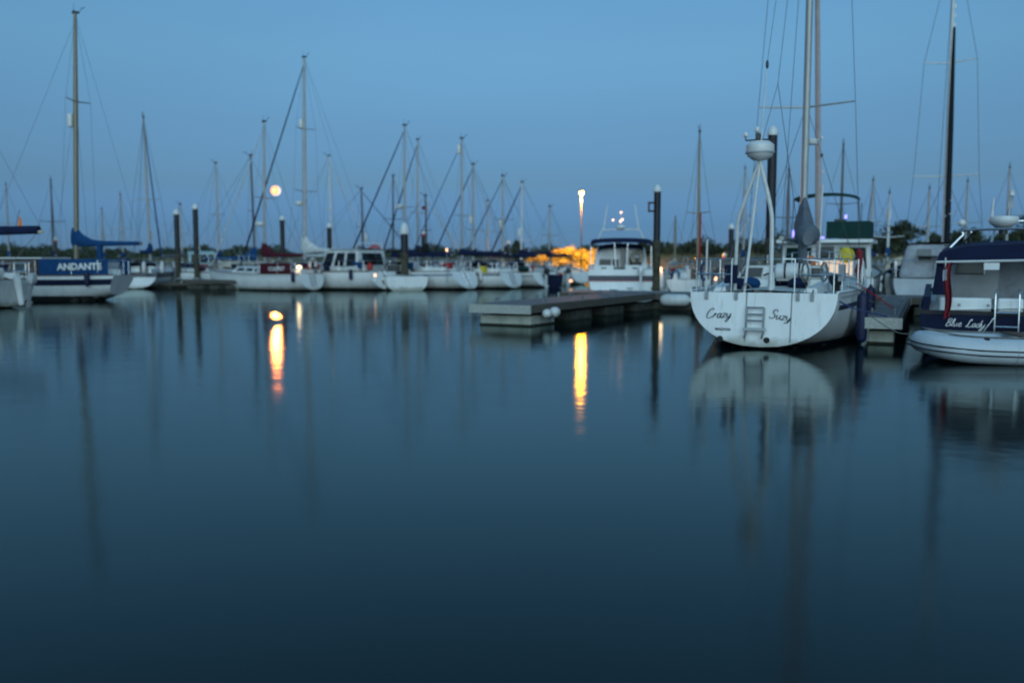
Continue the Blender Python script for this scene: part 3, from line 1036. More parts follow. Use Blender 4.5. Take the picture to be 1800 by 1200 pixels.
C.objects.link(plo)
gl_ = bpy.data.lights.new('bowl_light', 'POINT')      # what the bowl sends out sideways, over the water
gl_.energy, gl_.color, gl_.shadow_soft_size = 2000, (1.0, 0.34, 0.012), .17
glo = bpy.data.objects.new('bowl_light', gl_)
glo.location = (0, -.30, lz - gz - .2)
glo.parent = lp
C.objects.link(glo)

def bollard(label, px, py, D, m='warm_lamp', r=.07, deck=.5, e=0, col=(1, .6, .28)):
    z = wz(py, D)
    t = thing('pontoon_light', label, 'light', (wx(px, D), D, deck), 0, 'service lights on the pontoons')
    h = z - deck
    if h < .9:
        MB().box((0, 0, (h - .05) / 2), (.16, .14, max(.1, h - .05))).build('post', 'plastic_white', t)
    else:
        MB().tube([(0, 0, -.1), (0, 0, h - .04)], .022, 6).build('post', 'galv', t)
    MB().lathe([(.06, 0), (r, .02), (r * 1.05, .10), (r * .8, .13), (.0, .14)], (0, 0, h - .05), 10).build('lamp_lens', m, t)
    MB().lathe([(.09, 0), (.08, .03), (.0, .05)], (0, 0, h + .09), 10).build('lamp_cap', 'plastic_white', t)
    if e:
        q = bpy.data.lights.new('lens_light', 'POINT')
        q.energy, q.color, q.shadow_soft_size, q.specular_factor = e, col, .08, .05
        qo = bpy.data.objects.new('lens_light', q)
        qo.location = (0, -.25, h)
        qo.parent = t
        C.objects.link(qo)
    return t

# ------------------------------------------------------------------ piles
def pile(label, px, D, top, wpx=12, cap='cone', band=False, weed=1.6, bracket=False):
    x = wx(px, D)
    z = wz(top, D)
    r = wpx / 2 / FPX * D
    t = thing('mooring_pile', label, 'pile', (x, D, 0), 0, 'mooring piles')
    ch = r * (3.2 if cap == 'tall' else 2.2)
    MB().tube([(0, 0, -1.5), (0, 0, z - ch)], r, 14).build('shaft', 'pile_black', t)
    MB().tube([(0, 0, -1.2), (0, 0, weed * .7), (0, 0, weed)], [r + .014, r + .012, r + .003], 14).build('weed', 'pile_weed', t)
    if cap == 'tall':
        pr = [(r * 1.25, 0), (r * 1.3, r * .2), (r * 1.3, r * 1.1), (r * .95, r * 1.35), (r * .85, r * 2.2), (r * .5, r * 2.8), (.0, r * 3.2)]
    elif cap == 'cone':
        pr = [(r * 1.15, 0), (r * 1.2, r * .2), (r * 1.15, r * 1.0), (r * .6, r * 1.8), (.0, r * 2.2)]
    if cap:
        MB().lathe(pr, (0, 0, z - ch), 14).build('cap', 'plastic_white', t)
    MB().lathe([(r + .03, -.05), (r + .10, -.04), (r + .10, .04), (r + .03, .05)], (0, 0, .50), 14).build('guide_ring', 'galv', t)
    if band:
        MB().tube([(0, 0, z - ch - r * 1.0), (0, 0, z - ch)], r * 1.08, 14).build('red_band', 'pile_band', t)
    if bracket:
        b = MB()
        b.box((-r - .09, 0, z - ch - .35), (.2, .1, .06))
        b.box((-r - .09, 0, z - ch - .62), (.2, .1, .06))
        b.box((-r - .16, 0, z - ch - .48), (.05, .08, .3))
        b.build('bracket', 'pile_black', t)
    return t
PILES = [
 ('left one of the twin black piles with white cone caps', 315, 51, 368, 9, 'cone'),
 ('right one of the twin black piles, slightly taller', 348, 51, 359, 9, 'cone'),
 ('black pile with white cap just below the moon', 499, 53, 379, 8, 'cone'),
 ('short black pile with white cap behind the white boom cover', 581, 55, 392, 8, 'cone'),
 ('thick pile with tall white stepped cap amid the far row', 712, 47.5, 391, 13, 'tall'),
 ('slim pile with red band and white tip', 745, 60, 404, 7, 'cone'),
 ('far small pile with white cap left of the conical evergreen', 893, 64, 422, 7, 'cone'),
 ('tall black pile with white cap beside the navy canopied cruiser', 1153, 30, 326, 12, 'cone'),
 ('short black pile with round white cap on the grass bank side', 1283, 52, 393, 9, 'cone'),
 ('tallest black pile, standing behind the radar dome', 1351, 27.5, 225, 16, 'cone'),
 ('small far pile with red band at the left', 102, 60, 416, 6, 'cone'),
 ('tiny far pile with red band left of the short white capped pile', 1272, 70, 444, 6, 'cone'),
]
for i, (lab, px, D, top, wp, cap) in enumerate(PILES):
    pile(lab, px, D, top, wp, cap, band='red band' in lab, bracket=(px == 1153), weed=2.2 if D < 35 else 1.9)

# ------------------------------------------------------------------ pontoons
def pontoon(label, p0, a, length, width=1.6, z=.52, floats=4, planks=False, fl=1.5, edge='timber_edge', cleats=True, fh=.33):
    """p0: middle of the near end; runs off in bearing a"""
    t = thing('pontoon', label, 'pontoon', (p0[0], p0[1], 0), math.pi / 2 - R(a))
    w2 = width / 2
    if planks:
        n = int(length / .15)
        me = None
        dp = MB().box((length / 2, 0, z - .06), (length - .02, width - .1, .05)).build('bearer', 'timber', t, smooth=False)
        for k in range(n):
            if me is None:
                o = MB().box((0, 0, 0), (.138, width - .02, .03)).build('plank', 'timber', dp, smooth=False)
                me = o.data
            else:
                o = bpy.data.objects.new('plank', me)
                C.objects.link(o)
                o.parent = dp
            o.location = (.075 + k * .15, rng.uniform(-.006, .006), z - .015 + rng.uniform(-.004, .004))
    else:
        MB().box((length / 2, 0, z - .03), (length, width, .055)).build('deck', 'timber', t, smooth=False)
    for sd in (1, -1):
        MB().box((length / 2, sd * (w2 + .03), z - .10), (length + .06, .05, .18)).build('fascia', 'fascia_dark', t, smooth=False)
    for x in (-.03, length + .03):
        MB().box((x, 0, z - .11), (.05, width + .13, .205)).build('end_fascia', edge, t, smooth=False)
    for k in range(floats):
        x = .22 + fl / 2 + (length - .44 - fl) * (k / max(1, floats - 1))
        f = MB().box((x, 0, (z - .27 - .35) / 2 + .0), (fl, width - .16, z - .27 + .35)).build('float', 'float_concrete' if k == 0 else 'float_dark', t, smooth=False)
        bv = f.modifiers.new('bevel', 'BEVEL')
        bv.width, bv.segments = .03, 2
        MB().box((x, 0, .0), (fl + .02, width - .14, .09)).build('weed_line', 'float_weed', f, smooth=False)
    if cleats:
        for k in range(4):
            x = length * (.12 + .25 * k)
            for sd in (1, -1):
                c = MB()
                c.tube([(x - .13, sd * (w2 - .1), z + .09), (x + .13, sd * (w2 - .1), z + .09)], .018, 6)
                c.tube([(x - .04, sd * (w2 - .1), z - .01), (x - .04, sd * (w2 - .1), z + .09)], .016, 6)
                c.tube([(x + .04, sd * (w2 - .1), z - .01), (x + .04, sd * (w2 - .1), z + .09)], .016, 6)
                c.build('cleat', 'galv', t)
    return t
pontoon('empty timber finger pontoon with pale end float in open water', (-.28, 21.7), 29, 8.6, 1.55, planks=True, floats=4, fl=1.3)
pontoon('cross walkway behind the near yachts joining the finger pontoons', (2.0, 30.9), 114.5, 15.0, 2.0, floats=6)
pontoon('narrow finger pontoon between the near yacht and the navy motor cruiser', (6.86, 16.9), 24.5, 9.6, .62, planks=True, floats=4, fl=1.1)
pontoon('long far walkway at the foot of the twin piles', (wx(262, 50.5), 50.5), 88, 8.4, 1.8, floats=6, cleats=False, z=.33, edge='fascia_dark')
pontoon('far finger pontoon ending at the thick stepped cap pile', (wx(690, 46.6), 46.6), -48, 8, 1.0, floats=4, cleats=False)
pontoon('far finger pontoon under the burgundy covered yacht', (wx(470, 46.6), 46.9), -70, 5.0, 1.0, floats=4, cleats=False)
pontoon('far finger pontoon behind the moored sterns right of the stepped cap pile', (wx(905, 50), 52), -50, 8, 1.0, floats=4, cleats=False)
pontoon('background walkway beyond the right hand moorings', (wx(1480, 48), 48), 84, 16, 2.0, floats=6, cleats=False, z=.42)

# ------------------------------------------------------------------ near yacht on the right
A_S = 24
S_AT = (4.46, 16.25)
root = thing('sailing_yacht', 'white yacht with Crazy Suzy on its broad transom, stern to camera', 'yacht', (S_AT[0], S_AT[1], 0), math.pi / 2 - R(A_S))
H = Hull(10.4, 2.98, 1.0, 1.22, tw=.86, zt=.04, draft=.45, m=2.2, m2=3.4, rake=.16, mid=.40, bow=2.4, sag=.05)
hull = H.build(root, 'gelcoat', rail='gelcoat', boot=('stripe_navy', .10), ns=34, nf=14)
H.stripe(hull, 'stripe_navy', .21, .30, t0=.03, t1=.95)
H.stripe(hull, 'gelcoat_grey', .05, .10, t0=.03, t1=.95, name='rubbing_strake')
T = lambda y, z, o=.012: V(H.rake * (z - H.zs(0)) - o, y, z)
# coachroof, windscreen and cockpit
cr, F = house(root, 'coachroof', 'gelcoat', 2.7, 6.9, (.95, 1.0), 1.20, .98, .70, ra=.05, rf=.7, taper=.12, zr=1.17)
for face in ('port', 'starboard'):
    for u in ((.08, .30), (.36, .58), (.66, .88)):
        panel(cr, 'window', F[face], u[0], u[1], .38, .84, 'glass_dark', frame='window_frame', fw=.012)
panel(cr, 'companionway', F['aft'], .38, .60, .02, .95, 'canvas_navy', th=.02)
panel(cr, 'washboard', F['aft'], .60, .70, .02, .95, 'stripe_blue', th=.02)
wsc, F2 = house(root, 'windscreen', 'gelcoat', 2.75, 3.8, 1.18, 1.47, .92, .80, ra=.05, rf=.5, taper=.12)
for u in ((.02, .26), (.34, .62), (.70, .97)):
    panel(wsc, 'windscreen_pane', F2['aft'], u[0], u[1], .10, .84, 'glass_dark', frame='alloy_white', fw=.014)
for face in ('port', 'starboard'):
    panel(wsc, 'windscreen_pane', F2[face], .12, .80, .14, .84, 'glass_dark', frame='alloy_white', fw=.014)
for sd in (1, -1):
    g = []
    for i in range(8):
        t = lerp(.25, 2.75, i / 7)
        y = lerp(.80, 1.0, i / 7) * sd
        hh = .10 + .17 * i / 7
        g.append([V(t, y - .13, .93), V(t, y - .10, .98 + hh), V(t, y + .08, .98 + hh), V(t, y + .15, .93)])
    MB().loft(g).build('coaming', 'gelcoat', root)
    MB().lathe([(.0, 0), (.085, 0), (.065, .05), (.06, .13), (.085, .16), (.05, .20), (.0, .205)], (1.7, sd * .92, 1.17), 12).build('winch', 'steel', root)
MB().box((1.45, 0, .90), (2.3, 1.25, .06)).build('cockpit_sole', 'teak', root, smooth=False)
# steering pedestal and wheel
ped = MB().tube([(1.1, 0, .9), (1.1, 0, 1.35)], [.08, .05], 10).build('steering_pedestal', 'gelcoat', root)
MB().tube([(1.05, .0, 1.34), (.45, .05, 1.30)], [.022, .016], 6).build('tiller', 'teak', ped)
# transom: names, port of registry, ladder, exhausts, stern fittings
script('Crazy', .085, 'letter_navy', hull, T(.98, .53), (0, -1, .03), (0, 0, 1), w=.085)
script('Suzy', .085, 'letter_navy', hull, T(-.14, .56), (0, -1, -.16), (0, -.14, 1), w=.085)
lettering('MALDON', .065, 'letter_navy', hull, T(.66, .335, .010), (0, -1, -.02), (0, 0, 1), off=.002)
for y in (.70, -.12):
    MB().lathe([(.052, 0), (.055, .015), (.038, .018), (.036, .002), (.0, .002)], T(y, .165, .004), 14, (-1, 0, 0)).build('exhaust_outlet', 'rubber', hull)
ld = MB()
for y in (.24, -.06):
    ld.tube([T(y, .74, .07), T(y, .28, .09), T(y + .03, .20, .03)], .017, 6)
for z in (.74, .62, .51):
    ld.tube([T(.24, z, .075), T(-.06, z, .075)], .017, 6)
ld.build('boarding_ladder', 'galv', root)
MB().box(T(.09, .36, .10), (.10, .38, .045)).build('ladder_step', 'gelcoat_grey', root)
for y in (.26, -.52):
    MB().tube([T(y, 1.0, .012), T(y, .14, .012)], .009, 5).build('stern_pipe', 'galv', root)
for y in (.98, .45, -.62, -.86):
    b = MB()
    b.box(T(y, .93, .02), (.04, .06, .13))
    b.tube([T(y, .97, .03), V(.12, y, 1.05)], .018, 5)
    b.build('stern_bracket', 'galv', root)
# pushpit and guard rails
pz = MB()
pp = [V(1.9, 1.32, 1.0), V(.9, 1.28, 1.0), V(.12, 1.2, 1.0), V(.05, .55, 1.0)]
for sd in (1, -1):
    q = [V(p.x, p.y * sd, p.z) for p in pp]
    for hh in (.60, .32):
        pz.tube(smoothpath([p + V(0, 0, hh) for p in q], 4), .014, 6)
    for p in q:
        pz.tube([p - V(0, 0, .02), p + V(0, 0, .60)], .014, 6)
pz.build('pushpit', 'steel', root)
for sd in (1, -1):
    g = MB()
    ps = [H.pt(lerp(.18, .88, k / 5), 1, sd) for k in range(6)]
    ps = [V(p.x, p.y * .95, p.z) for p in ps]
    for p in ps[1:-1]:
        g.tube([p, p + V(0, 0, .6)], .012, 5)
    for hh in (.58, .3):
        g.tube([p + V(0, 0, hh) for p in ps], .005, 4)
    g.build('guard_rail', 'steel', root)
g = MB()
pu = [H.pt(.88, 1, 1), H.pt(.95, 1, 1), V(10.35, 0, 1.22), H.pt(.95, 1, -1), H.pt(.88, 1, -1)]
for hh in (.6, .3):
    g.tube(smoothpath([p + V(0, 0, hh) for p in pu], 3), .014, 6)
for p in (pu[0], pu[1], pu[3], pu[4]):
    g.tube([p, p + V(0, 0, .6)], .014, 6)
g.build('pulpit', 'steel', root)
# sagging stern line
MB().tube(smoothpath([(.05, .55, 1.06), (.0, .40, 1.0), (-.02, .28, 1.16), (.0, .12, 1.03), (.1, -.1, 1.02)], 5), .013, 5).build('stern_rope', 'rope', root)
# tripod radar mast on the stern
trm = MB()
apex = V(.42, .16, 3.36)
trm.tube(smoothpath([V(.55, .58, 1.0), V(.5, .55, 2.0), V(.46, .50, 2.42), apex], 3), .032, 8)
trm.tube(smoothpath([V(.20, -.12, .98), V(.32, -.10, 2.05), V(.36, -.06, 2.52), apex], 3), .038, 8)
trm.tube([V(.04, .32, .98), apex], .026, 8)
trm.tube([V(.5, .55, 2.0), V(.32, -.02, 2.75)], .012, 5)
tp = trm.build('radar_tripod', 'alloy_white', root)
MB().lathe([(.0, -.02), (.13, 0), (.22, .07), (.255, .15), (.25, .26), (.17, .33), (.0, .35)], (.42, .16, 3.38), 20).build('radome', 'plastic_white', tp)
MB().lathe([(.258, .115), (.262, .12), (.262, .145), (.258, .15)], (.42, .16, 3.38), 20).build('radome_seam', 'gelcoat_grey', tp)
ar = MB()
ar.tube([(.42, .20, 3.62), (.42, .20, 3.86)], .035, 6)
ar.tube([(.42, .42, 3.74), (.42, -.12, 3.74)], .014, 5)
ar.box((.42, .20, 3.80), (.12, .08, .10))
ar.tube([(.42, .42, 3.74), (.42, .42, 3.82)], .012, 5)
ar.build('aerial_bar', 'plastic_dark', tp)
MB().ball((.42, .42, 3.84), .05, 8, 6).build('gps_aerial', 'plastic_white', tp)
MB().ball((.42, .22, 3.92), (.05, .05, .06), 8, 6).build('stern_light', 'plastic_white', tp)
MB().tube([(.40, .14, 3.7), (.42, .08, 4.9), (.42, .07, 5.0)], [.012, .009, .006], 5).build('whip_aerial', 'alloy_white', tp)
MB().ball((.42, .07, 5.06), (.03, .03, .08), 6, 5).build('aerial_tip', 'plastic_dark', tp)
MB().tube([(.42, .07, 5.1), (6.0, .25, 12.0)], .004, 4).build('aerial_wire', 'wire', root)
# rig
md = rig(root, H, 6.0, 13.2, mr=.085, mm='alloy', spreaders=(.315, .60), furl='mast_pink', fr=.075, boom=3.7, boomz=1.95, cover=None, backstay=False,
         wire_r=.006, sw=1.08, radome=None, coachz=.38)
MB().tube([(.1, .75, 1.0), (2.0, .1, 5.0), (6.0, 0, 13.2)], .006, 4).build('backstay', 'wire', root)
MB().tube([(.1, -.75, 1.0), (2.0, .1, 5.0)], .006, 4).build('backstay', 'wire', root)
rings = []
for i in range(17):
    u = i / 16
    x = lerp(6.1, 2.25, u)
    hh = .42 + .78 * math.exp(-(u / .16) ** 1.6) + .10 * (1 - u) + .02 * math.sin(u * 31)
    if i == 16: hh *= .7
    ww = .17 + .03 * math.sin(u * 17) + .03 * u - (.08 if i == 16 else 0)
    ring = []
    for k in range(14):
        a_ = 2 * math.pi * k / 14
        s_ = math.sin(a_)
        ring.append((x, -.52 * u + ww * math.cos(a_) * (1.15 - .75 * max(0, s_) * math.exp(-(u / .3) ** 2)), 1.86 + hh * (.5 + .5 * s_)))
    rings.append(ring)
MB().loft(rings).build('sail_cover', 'canvas_grey', root)
for z, y in ((4.35, -.12),):
    MB().lathe([(.0, -.06), (.14, -.05), (.17, 0), (.17, .07), (.0, .10)], (6.28, y, z), 14).build('wind_radome', 'plastic_white', md)
MB().tube([(6.0, 0, .9), (6.0, 0, 2.2)], .10, 10).build('mast_boot', 'canvas_grey', md)
for k in range(3):
    MB().ball((9.1 - k * .2, -.10, 3.9 + k * .42), (.03, .035, .05), 6, 5).build('signal_light', ('plastic_white', 'plastic_dark', 'plastic_white')[k], root)
MB().tube([(4.2, -.55, 1.4), (4.3, -.57, 3.2)], .02, 6).build('deck_pole', 'alloy_white', root)

for y, x, mm in ((-.98, .7, 'rope'), (-.70, .25, 'rope'), (1.15, .5, 'rope_blue')):
    MB().tube([V(x + .03 * math.sin(k), y + .06 * math.cos(k * .7), 1.36 + .17 * math.sin(k * .7)) for k in range(22)], .018, 5).build('rope_coil', mm, root)
MB().lathe([(.07, 0), (.07, .10), (.12, .16), (.14, .26), (.11, .32), (.0, .33)], (1.25, -1.15, 1.0), 12).build('cowl_vent', 'rubber', root)
for x, y, mm in ((2.1, .55, 'canvas_blue'), (2.2, -.35, 'canvas_navy'), (1.2, .62, 'canvas_navy')):
    MB().ball((x, y, 1.10), (.30, .20, .14), 10, 6).build('cushion', mm, root)
MB().box((.35, .62, 1.32), (.12, .22, .34)).build('rail_bag', 'canvas_navy', root)
MB().box((.9, -1.27, 1.35), (.45, .10, .30)).build('rail_bag', 'canvas_palegrey', root)
MB().tube([(.10, 1.02, .98), (.02, 1.0, 1.95)], .02, 6).build('flag_staff', 'alloy_white', root)
for sd in (1, -1):
    MB().tube(smoothpath([(2.75, sd * .85, 1.2), (2.65, sd * .8, 1.5), (2.65, sd * .55, 1.58), (2.65, 0, 1.60)], 4), .014, 5).build('hood_hoop', 'steel', root)
    MB().tube([(3.2, sd * .62, 1.20), (6.2, sd * .5, 1.24)], .016, 5).build('grab_rail', 'teak', root)
MB().tube(smoothpath([(1.0, -1.35, 1.1), (2.2, -1.5, 1.0), (3.4, -1.62, .75), (4.2, -2.1, .6)], 4), .012, 5).build('mooring_line', 'rope', root)
MB().tube(smoothpath([(3.0, -1.4, 1.1), (3.4, -1.75, .85), (3.2, -2.1, .6)], 4), .012, 5).build('mooring_line', 'canvas_red', root)
MB().tube(smoothpath([(.12, -1.05, 1.02), (.3, -1.5, .75), (.9, -2.05, .58)], 4), .014, 5).build('mooring_line', 'rope_blue', root)
lr = thing('liferaft', 'white liferaft canister with two dark straps on the near yacht', 'liferaft', V(*S_AT, 0) + fwd(A_S) * 2.55 + V(.22, 0, 1.17), math.pi / 2 - R(A_S))
MB().lathe([(.0, -.36), (.13, -.35), (.17, -.31), (.185, 0), (.17, .31), (.13, .35), (.0, .36)], (0, 0, .17), 18, (0, 1, 0)).build('canister', 'plastic_white', lr)
for y in (-.14, .14):
    MB().lathe([(.186, -.02), (.192, -.015), (.192, .015), (.186, .02)], (0, y, .17), 18, (0, 1, 0)).build('strap', 'plastic_dark', lr)
MB().box((0, 0, .01), (.3, .6, .05)).build('cradle', 'alloy', lr)

def fender(label, loc, r=.11, ln=.6, m='fender_white', axis=(0, 0, 1), rope=.35, group='fenders'):
    t = thing('fender', label, 'fender', loc, 0, group)
    h = ln / 2
    MB().lathe([(.0, -h), (r * .45, -h + .01), (r * .85, -h + r * .45), (r, -h + r), (r, h - r), (r * .85, h - r * .45), (r * .4, h - .02), (r * .3, h + .03), (.0, h + .04)], (0, 0, 0), 14, axis).build('body', m, t)
    if rope:
        a_ = Vector(axis).normalized()
        MB().tube([a_ * h, a_ * h + V(0, 0, rope)], .01, 5).build('lanyard', 'rope', t)
    return t
def on_boat(at, a, x, y, z):
    """world point from boat coordinates"""
    f = fwd(a)
    l = V(-f.y, f.x, 0)
    return V(at[0], at[1], 0) + f * x + l * y + V(0, 0, z)
fender('large dark blue fender hanging between the near yacht and the finger pontoon', on_boat(S_AT, A_S, 1.6, -1.60, .50), .10, .95, 'fender_blue', rope=.3)
fender('second dark blue fender ahead on the near yacht starboard side', on_boat(S_AT, A_S, 4.2, -1.62, .60), .10, .85, 'fender_blue', rope=.3)
fender('left one of two white ball fenders under the empty finger pontoon', (.84, 21.75, .30), .11, .27, 'fender_white', axis=(.5, 1, 0), rope=0)
fender('right one of two white ball fenders under the empty finger pontoon', (1.04, 22.15, .31), .13, .33, 'fender_white', axis=(.5, 1, 0), rope=0)
fender('long white fender lying at the walkway edge below the small yacht', (wx(1187, 28.3), 28.3, .32), .19, .95, 'fender_white', axis=(1, -.4, 0), rope=0)

# red bundle on the guard rail
rb = thing('red_ensign', 'rolled dark red flag tied to the near yacht guard rail', 'flag', on_boat(S_AT, A_S, 3.6, -1.40, 1.05), math.pi / 2 - R(A_S))
MB().tube([(0, 0, 0), (.02, 0, .75)], .012, 5).build('staff', 'teak', rb)
MB().tube([(.02, 0, .12), (.03, .02, .3), (.02, -.02, .5), (.02, 0, .70), (.02, 0, .76)], [.03, .06, .05, .065, .02], 8).build('cloth', 'ensign_red', rb)

# ------------------------------------------------------------------ navy motor cruiser at the right edge
A_B = 27
B_AT = (8.62, 15.5)
root = thing('motor_cruiser', 'navy hulled motor cruiser with Blue Lady on its transom', 'motor boat', (B_AT[0], B_AT[1], 0), math.pi / 2 - R(A_B))
H = Hull(8.6, 3.2, .70, 1.25, tw=.95, zt=-.15, draft=.45, m=3.2, rake=.06, mid=.35, bow=2.6, sag=.0)
hull = H.build(root, 'gelcoat_navy', rail='rubber', boot=('antifoul_dark', .06), ns=24, nf=12)
H.tband(hull, 'rubber', .0, .07, 'rubbing_band')
T = lambda y, z, o=.012: V(H.rake * (z - H.zs(0)) - o, y, z)
script('Blue Lady', .068, 'letter_white', hull, T(1.12, .43), (0, -1, -.03), (0, 0, 1), w=.085, slant=.35)
lettering('MALDON', .055, 'letter_white', hull, T(.80, .285), (0, -1, -.02), (0, 0, 1), off=.002)
bw = MB()
for y0, y1 in ((1.22, .40), (.31, -.09), (-.17, -1.3)):
    bw.box((.12, (y0 + y1) / 2, .80), (.12, abs(y0 - y1), .25))
o = bw.build('bulwark', 'gelcoat', root, smooth=False)
bv = o.modifiers.new('bevel', 'BEVEL'); bv.width = .04; bv.segments = 3
for sd in (1, -1):
    g = [[V(x, sd * (H.b(x / 8.6) - .03), H.zs(x / 8.6) - .02), V(x, sd * (H.b(x / 8.6) - .05), z1), V(x, sd * (H.b(x / 8.6) - .15), z1), V(x, sd * (H.b(x / 8.6) - .15), H.zs(x / 8.6) - .02)] for x, z1 in ((.1, .93), (1.2, 1.0), (2.3, 1.1), (2.4, 1.1))]
    MB().loft(g).build('cockpit_side', 'gelcoat_navy' if sd == 1 else 'gelcoat', root, smooth=False)
cb, F = house(root, 'cabin', 'gelcoat_grey', 2.35, 6.0, (.7, 1.05), 1.86, 1.36, 1.0, ra=.0, rf=1.1, taper=.08, zr=1.75)
panel(cb, 'window', F['aft'], .10, .30, .52, .90, 'glass_dark', frame='window_frame', fw=.018)
panel(cb, 'window', F['aft'], .70, .93, .52, .90, 'glass_dark', frame='window_frame', fw=.018)
panel(cb, 'door', F['aft'], .40, .62, .03, .93, 'canvas_palegrey', th=.03)
for u in ((.1, .45), (.5, .9)):
    for face in ('port', 'starboard'):
        panel(cb, 'window', F[face], u[0], u[1], .45, .85, 'glass_dark', frame='window_frame', fw=.018)
MB().box((1.2, 0, .38), (2.2, 2.6, .06)).build('cockpit_sole', 'teak', root, smooth=False)
# canopy
g = []
for i in range(6):
    x = lerp(.35, 2.9, i / 5)
    g.append([V(x, 1.30 * math.cos(a_), 1.56 + .02 * i + .30 * (math.sin(a_) ** .55 if a_ not in (0, math.pi) else 0)) for a_ in [math.pi * k / 14 for k in range(15)]])
g = [[p + V(0, 0, .012 * math.sin(p.y * 9 + p.x * 4) + .010 * math.sin(p.x * 11)) for p in r_] for r_ in g]
can = MB().loft(g, False)
rim = g[0]
can.loft([[p for p in rim], [p + V(.03, 0, -.27 if abs(p.y) < 1.26 else -.12) for p in rim]], False)
co = can.build('canopy', 'canvas_navy', root)
MB().loft([[V(.42, 1.29, 1.56), V(.42, 1.10, 1.60)], [V(.5, 1.36, .95), V(.5, 1.12, .95)]], False).build('side_curtain', 'canvas_navy', co)
MB().tube([p + V(.06, 0, -.04) for p in rim], .016, 5).build('canopy_hoop', 'steel', co)
MB().tube([V(.30, 1.30, 1.545), V(.30, -1.42, 1.60)], .022, 6).build('awning_pole', 'alloy_white', root)
MB().box((.32, .42, 1.47), (.07, .24, .12)).build('deck_light', 'plastic_white', root)
# steel arch, radome and light mast
ra = MB()
for x, zt_, yb, yt in ((1.5, 2.14, 1.30, 1.05), (2.1, 2.30, .62, .50)):
    zb = 1.80
    ra.tube(smoothpath([V(x - .1, yb, zb), V(x, yt + .04, zt_ - .10), V(x, yt - .1, zt_), V(x, -yt + .1, zt_), V(x, -yt - .04, zt_ - .1), V(x - .1, -yb, zb)], 5), .024, 7)
for sd in (1, -1):
    ra.tube([V(1.5, sd * .5, 2.14), V(2.1, sd * .45, 2.28)], .018, 6)
    ra.tube([V(1.5, sd * .95, 2.1), V(2.2, sd * 1.15, 1.78)], .018, 6)
ra = ra.build('radar_arch', 'steel', root)
ra.location.y = -.18
MB().lathe([(.0, -.02), (.14, 0), (.24, .08), (.26, .15), (.24, .20), (.0, .22)], (1.85, .42, 2.19), 18).build('radome', 'plastic_white', ra)
MB().lathe([(.0, -.1), (.08, -.1), (.08, 0), (.0, 0)], (1.85, .42, 2.16), 10).build('radome_bracket', 'plastic_dark', ra)
lm = MB()
lm.tube([(2.0, .34, 2.35), (2.05, .30, 2.78)], .028, 6)
lm.box((2.04, .31, 2.62), (.08, .10, .13))
lm.build('light_mast', 'galv', ra)
MB().lathe([(.0, 0), (.05, .01), (.05, .09), (.06, .10), (.0, .13)], (2.05, .30, 2.78), 10).build('anchor_light', 'plastic_white', ra)
MB().tube([(1.9, .62, 2.28), (1.9, .60, 2.75)], [.03, .014], 6).build('stub_aerial', 'alloy_white', ra)
MB().tube([(1.6, -.16, 1.85), (1.7, -.26, 3.5)], [.016, .008], 6).build('whip_aerial', 'alloy_white', ra)
MB().ball((1.7, 1.12, 2.28), .07, 10, 8).build('gps_aerial', 'plastic_white', ra)
# stern ladder
ld = MB()
for y in (.34, -.02):
    ld.tube(smoothpath([V(.16, y, .70), V(.12, y, 1.02), V(-.05, y, 1.04), V(-.10, y, .85), V(-.10, y, .22)], 4), .017, 6)
for z in (.68, .44, .26):
    ld.tube([V(-.10, .34, z), V(-.10, -.02, z)], .02, 6)
ld.tube([V(-.09, .34, .62), V(-.09, .56, .26)], .012, 5)
ld.build('boarding_ladder', 'steel', root)
for y in (.9, .45):
    MB().box(T(y, .80, .06), (.02, .05, .05)).build('cleat', 'galv', root)

en = thing('ensign', 'red ensign drooping from a staff on the navy cruiser quarter', 'flag', on_boat(B_AT, A_B, -.08, 1.10, .70), math.pi / 2 - R(A_B))
MB().tube([(.05, 0, -.1), (-.10, .04, .92)], .014, 6).build('staff', 'alloy_white', en)
rows = []
for i in range(11):
    v_ = i / 10
    row = []
    for j in range(7):
        u = j / 6
        row.append(V(-.11 + .05 * math.sin(u * 9 + v_ * 3) * (1 - .2 * v_) - .03 * v_, .06 - u * (.13 - .03 * v_) - .03 * v_ + .02 * math.sin(v_ * 7), .80 - v_ * .95 + .05 * u))
    rows.append(row)
MB().loft(rows, False).build('cloth', 'ensign_red', en)
MB().loft([[p + V(-.012, 0, 0) for p in r_[0:4]] for r_ in rows[1:4]], False).build('canton', 'ensign_white', en)

# inflatable tender
tn = thing('inflatable_tender', 'white inflatable tender with dark rubbing strips alongside the navy cruiser', 'dinghy', (wx(1612, 14.25), 14.45, 0), R(-10))
def tube_path(off=0, dz=0):
    P_ = [V(3.1, .52 + off, .19), V(2.2, .56 + off, .19), V(1.2, .56 + off, .20), V(.65, .50 + off, .22), V(.30, .30 + off * .7, .27), V(.18, 0, .30)]
    P_ = [V(p.x - (off if i > 3 else 0), p.y, p.z + dz) for i, p in enumerate(P_)]
    return smoothpath(P_ + [V(p.x, -p.y, p.z) for p in reversed(P_[:-1])], 5)
pth = tube_path()
n_ = len(pth)
MB().tube(pth, [(.20 - .04 * math.exp(-((i - n_ / 2) / 6) ** 2)) if 3 < i < n_ - 4 else .20 * (.35 + .65 * min(i, n_ - 1 - i) / 4) for i in range(n_)], 16).build('buoyancy_tube', 'tube_white', tn)
for dz in (.02, -.055):
    MB().tube(tube_path(.197 if dz > 0 else .190, dz), .012, 5).build('rubbing_strip', 'rubber', tn)
MB().tube([p + V(0, 0, .215) for p in pth[4:-4:3]], .010, 5).build('grab_line', 'rope', tn)
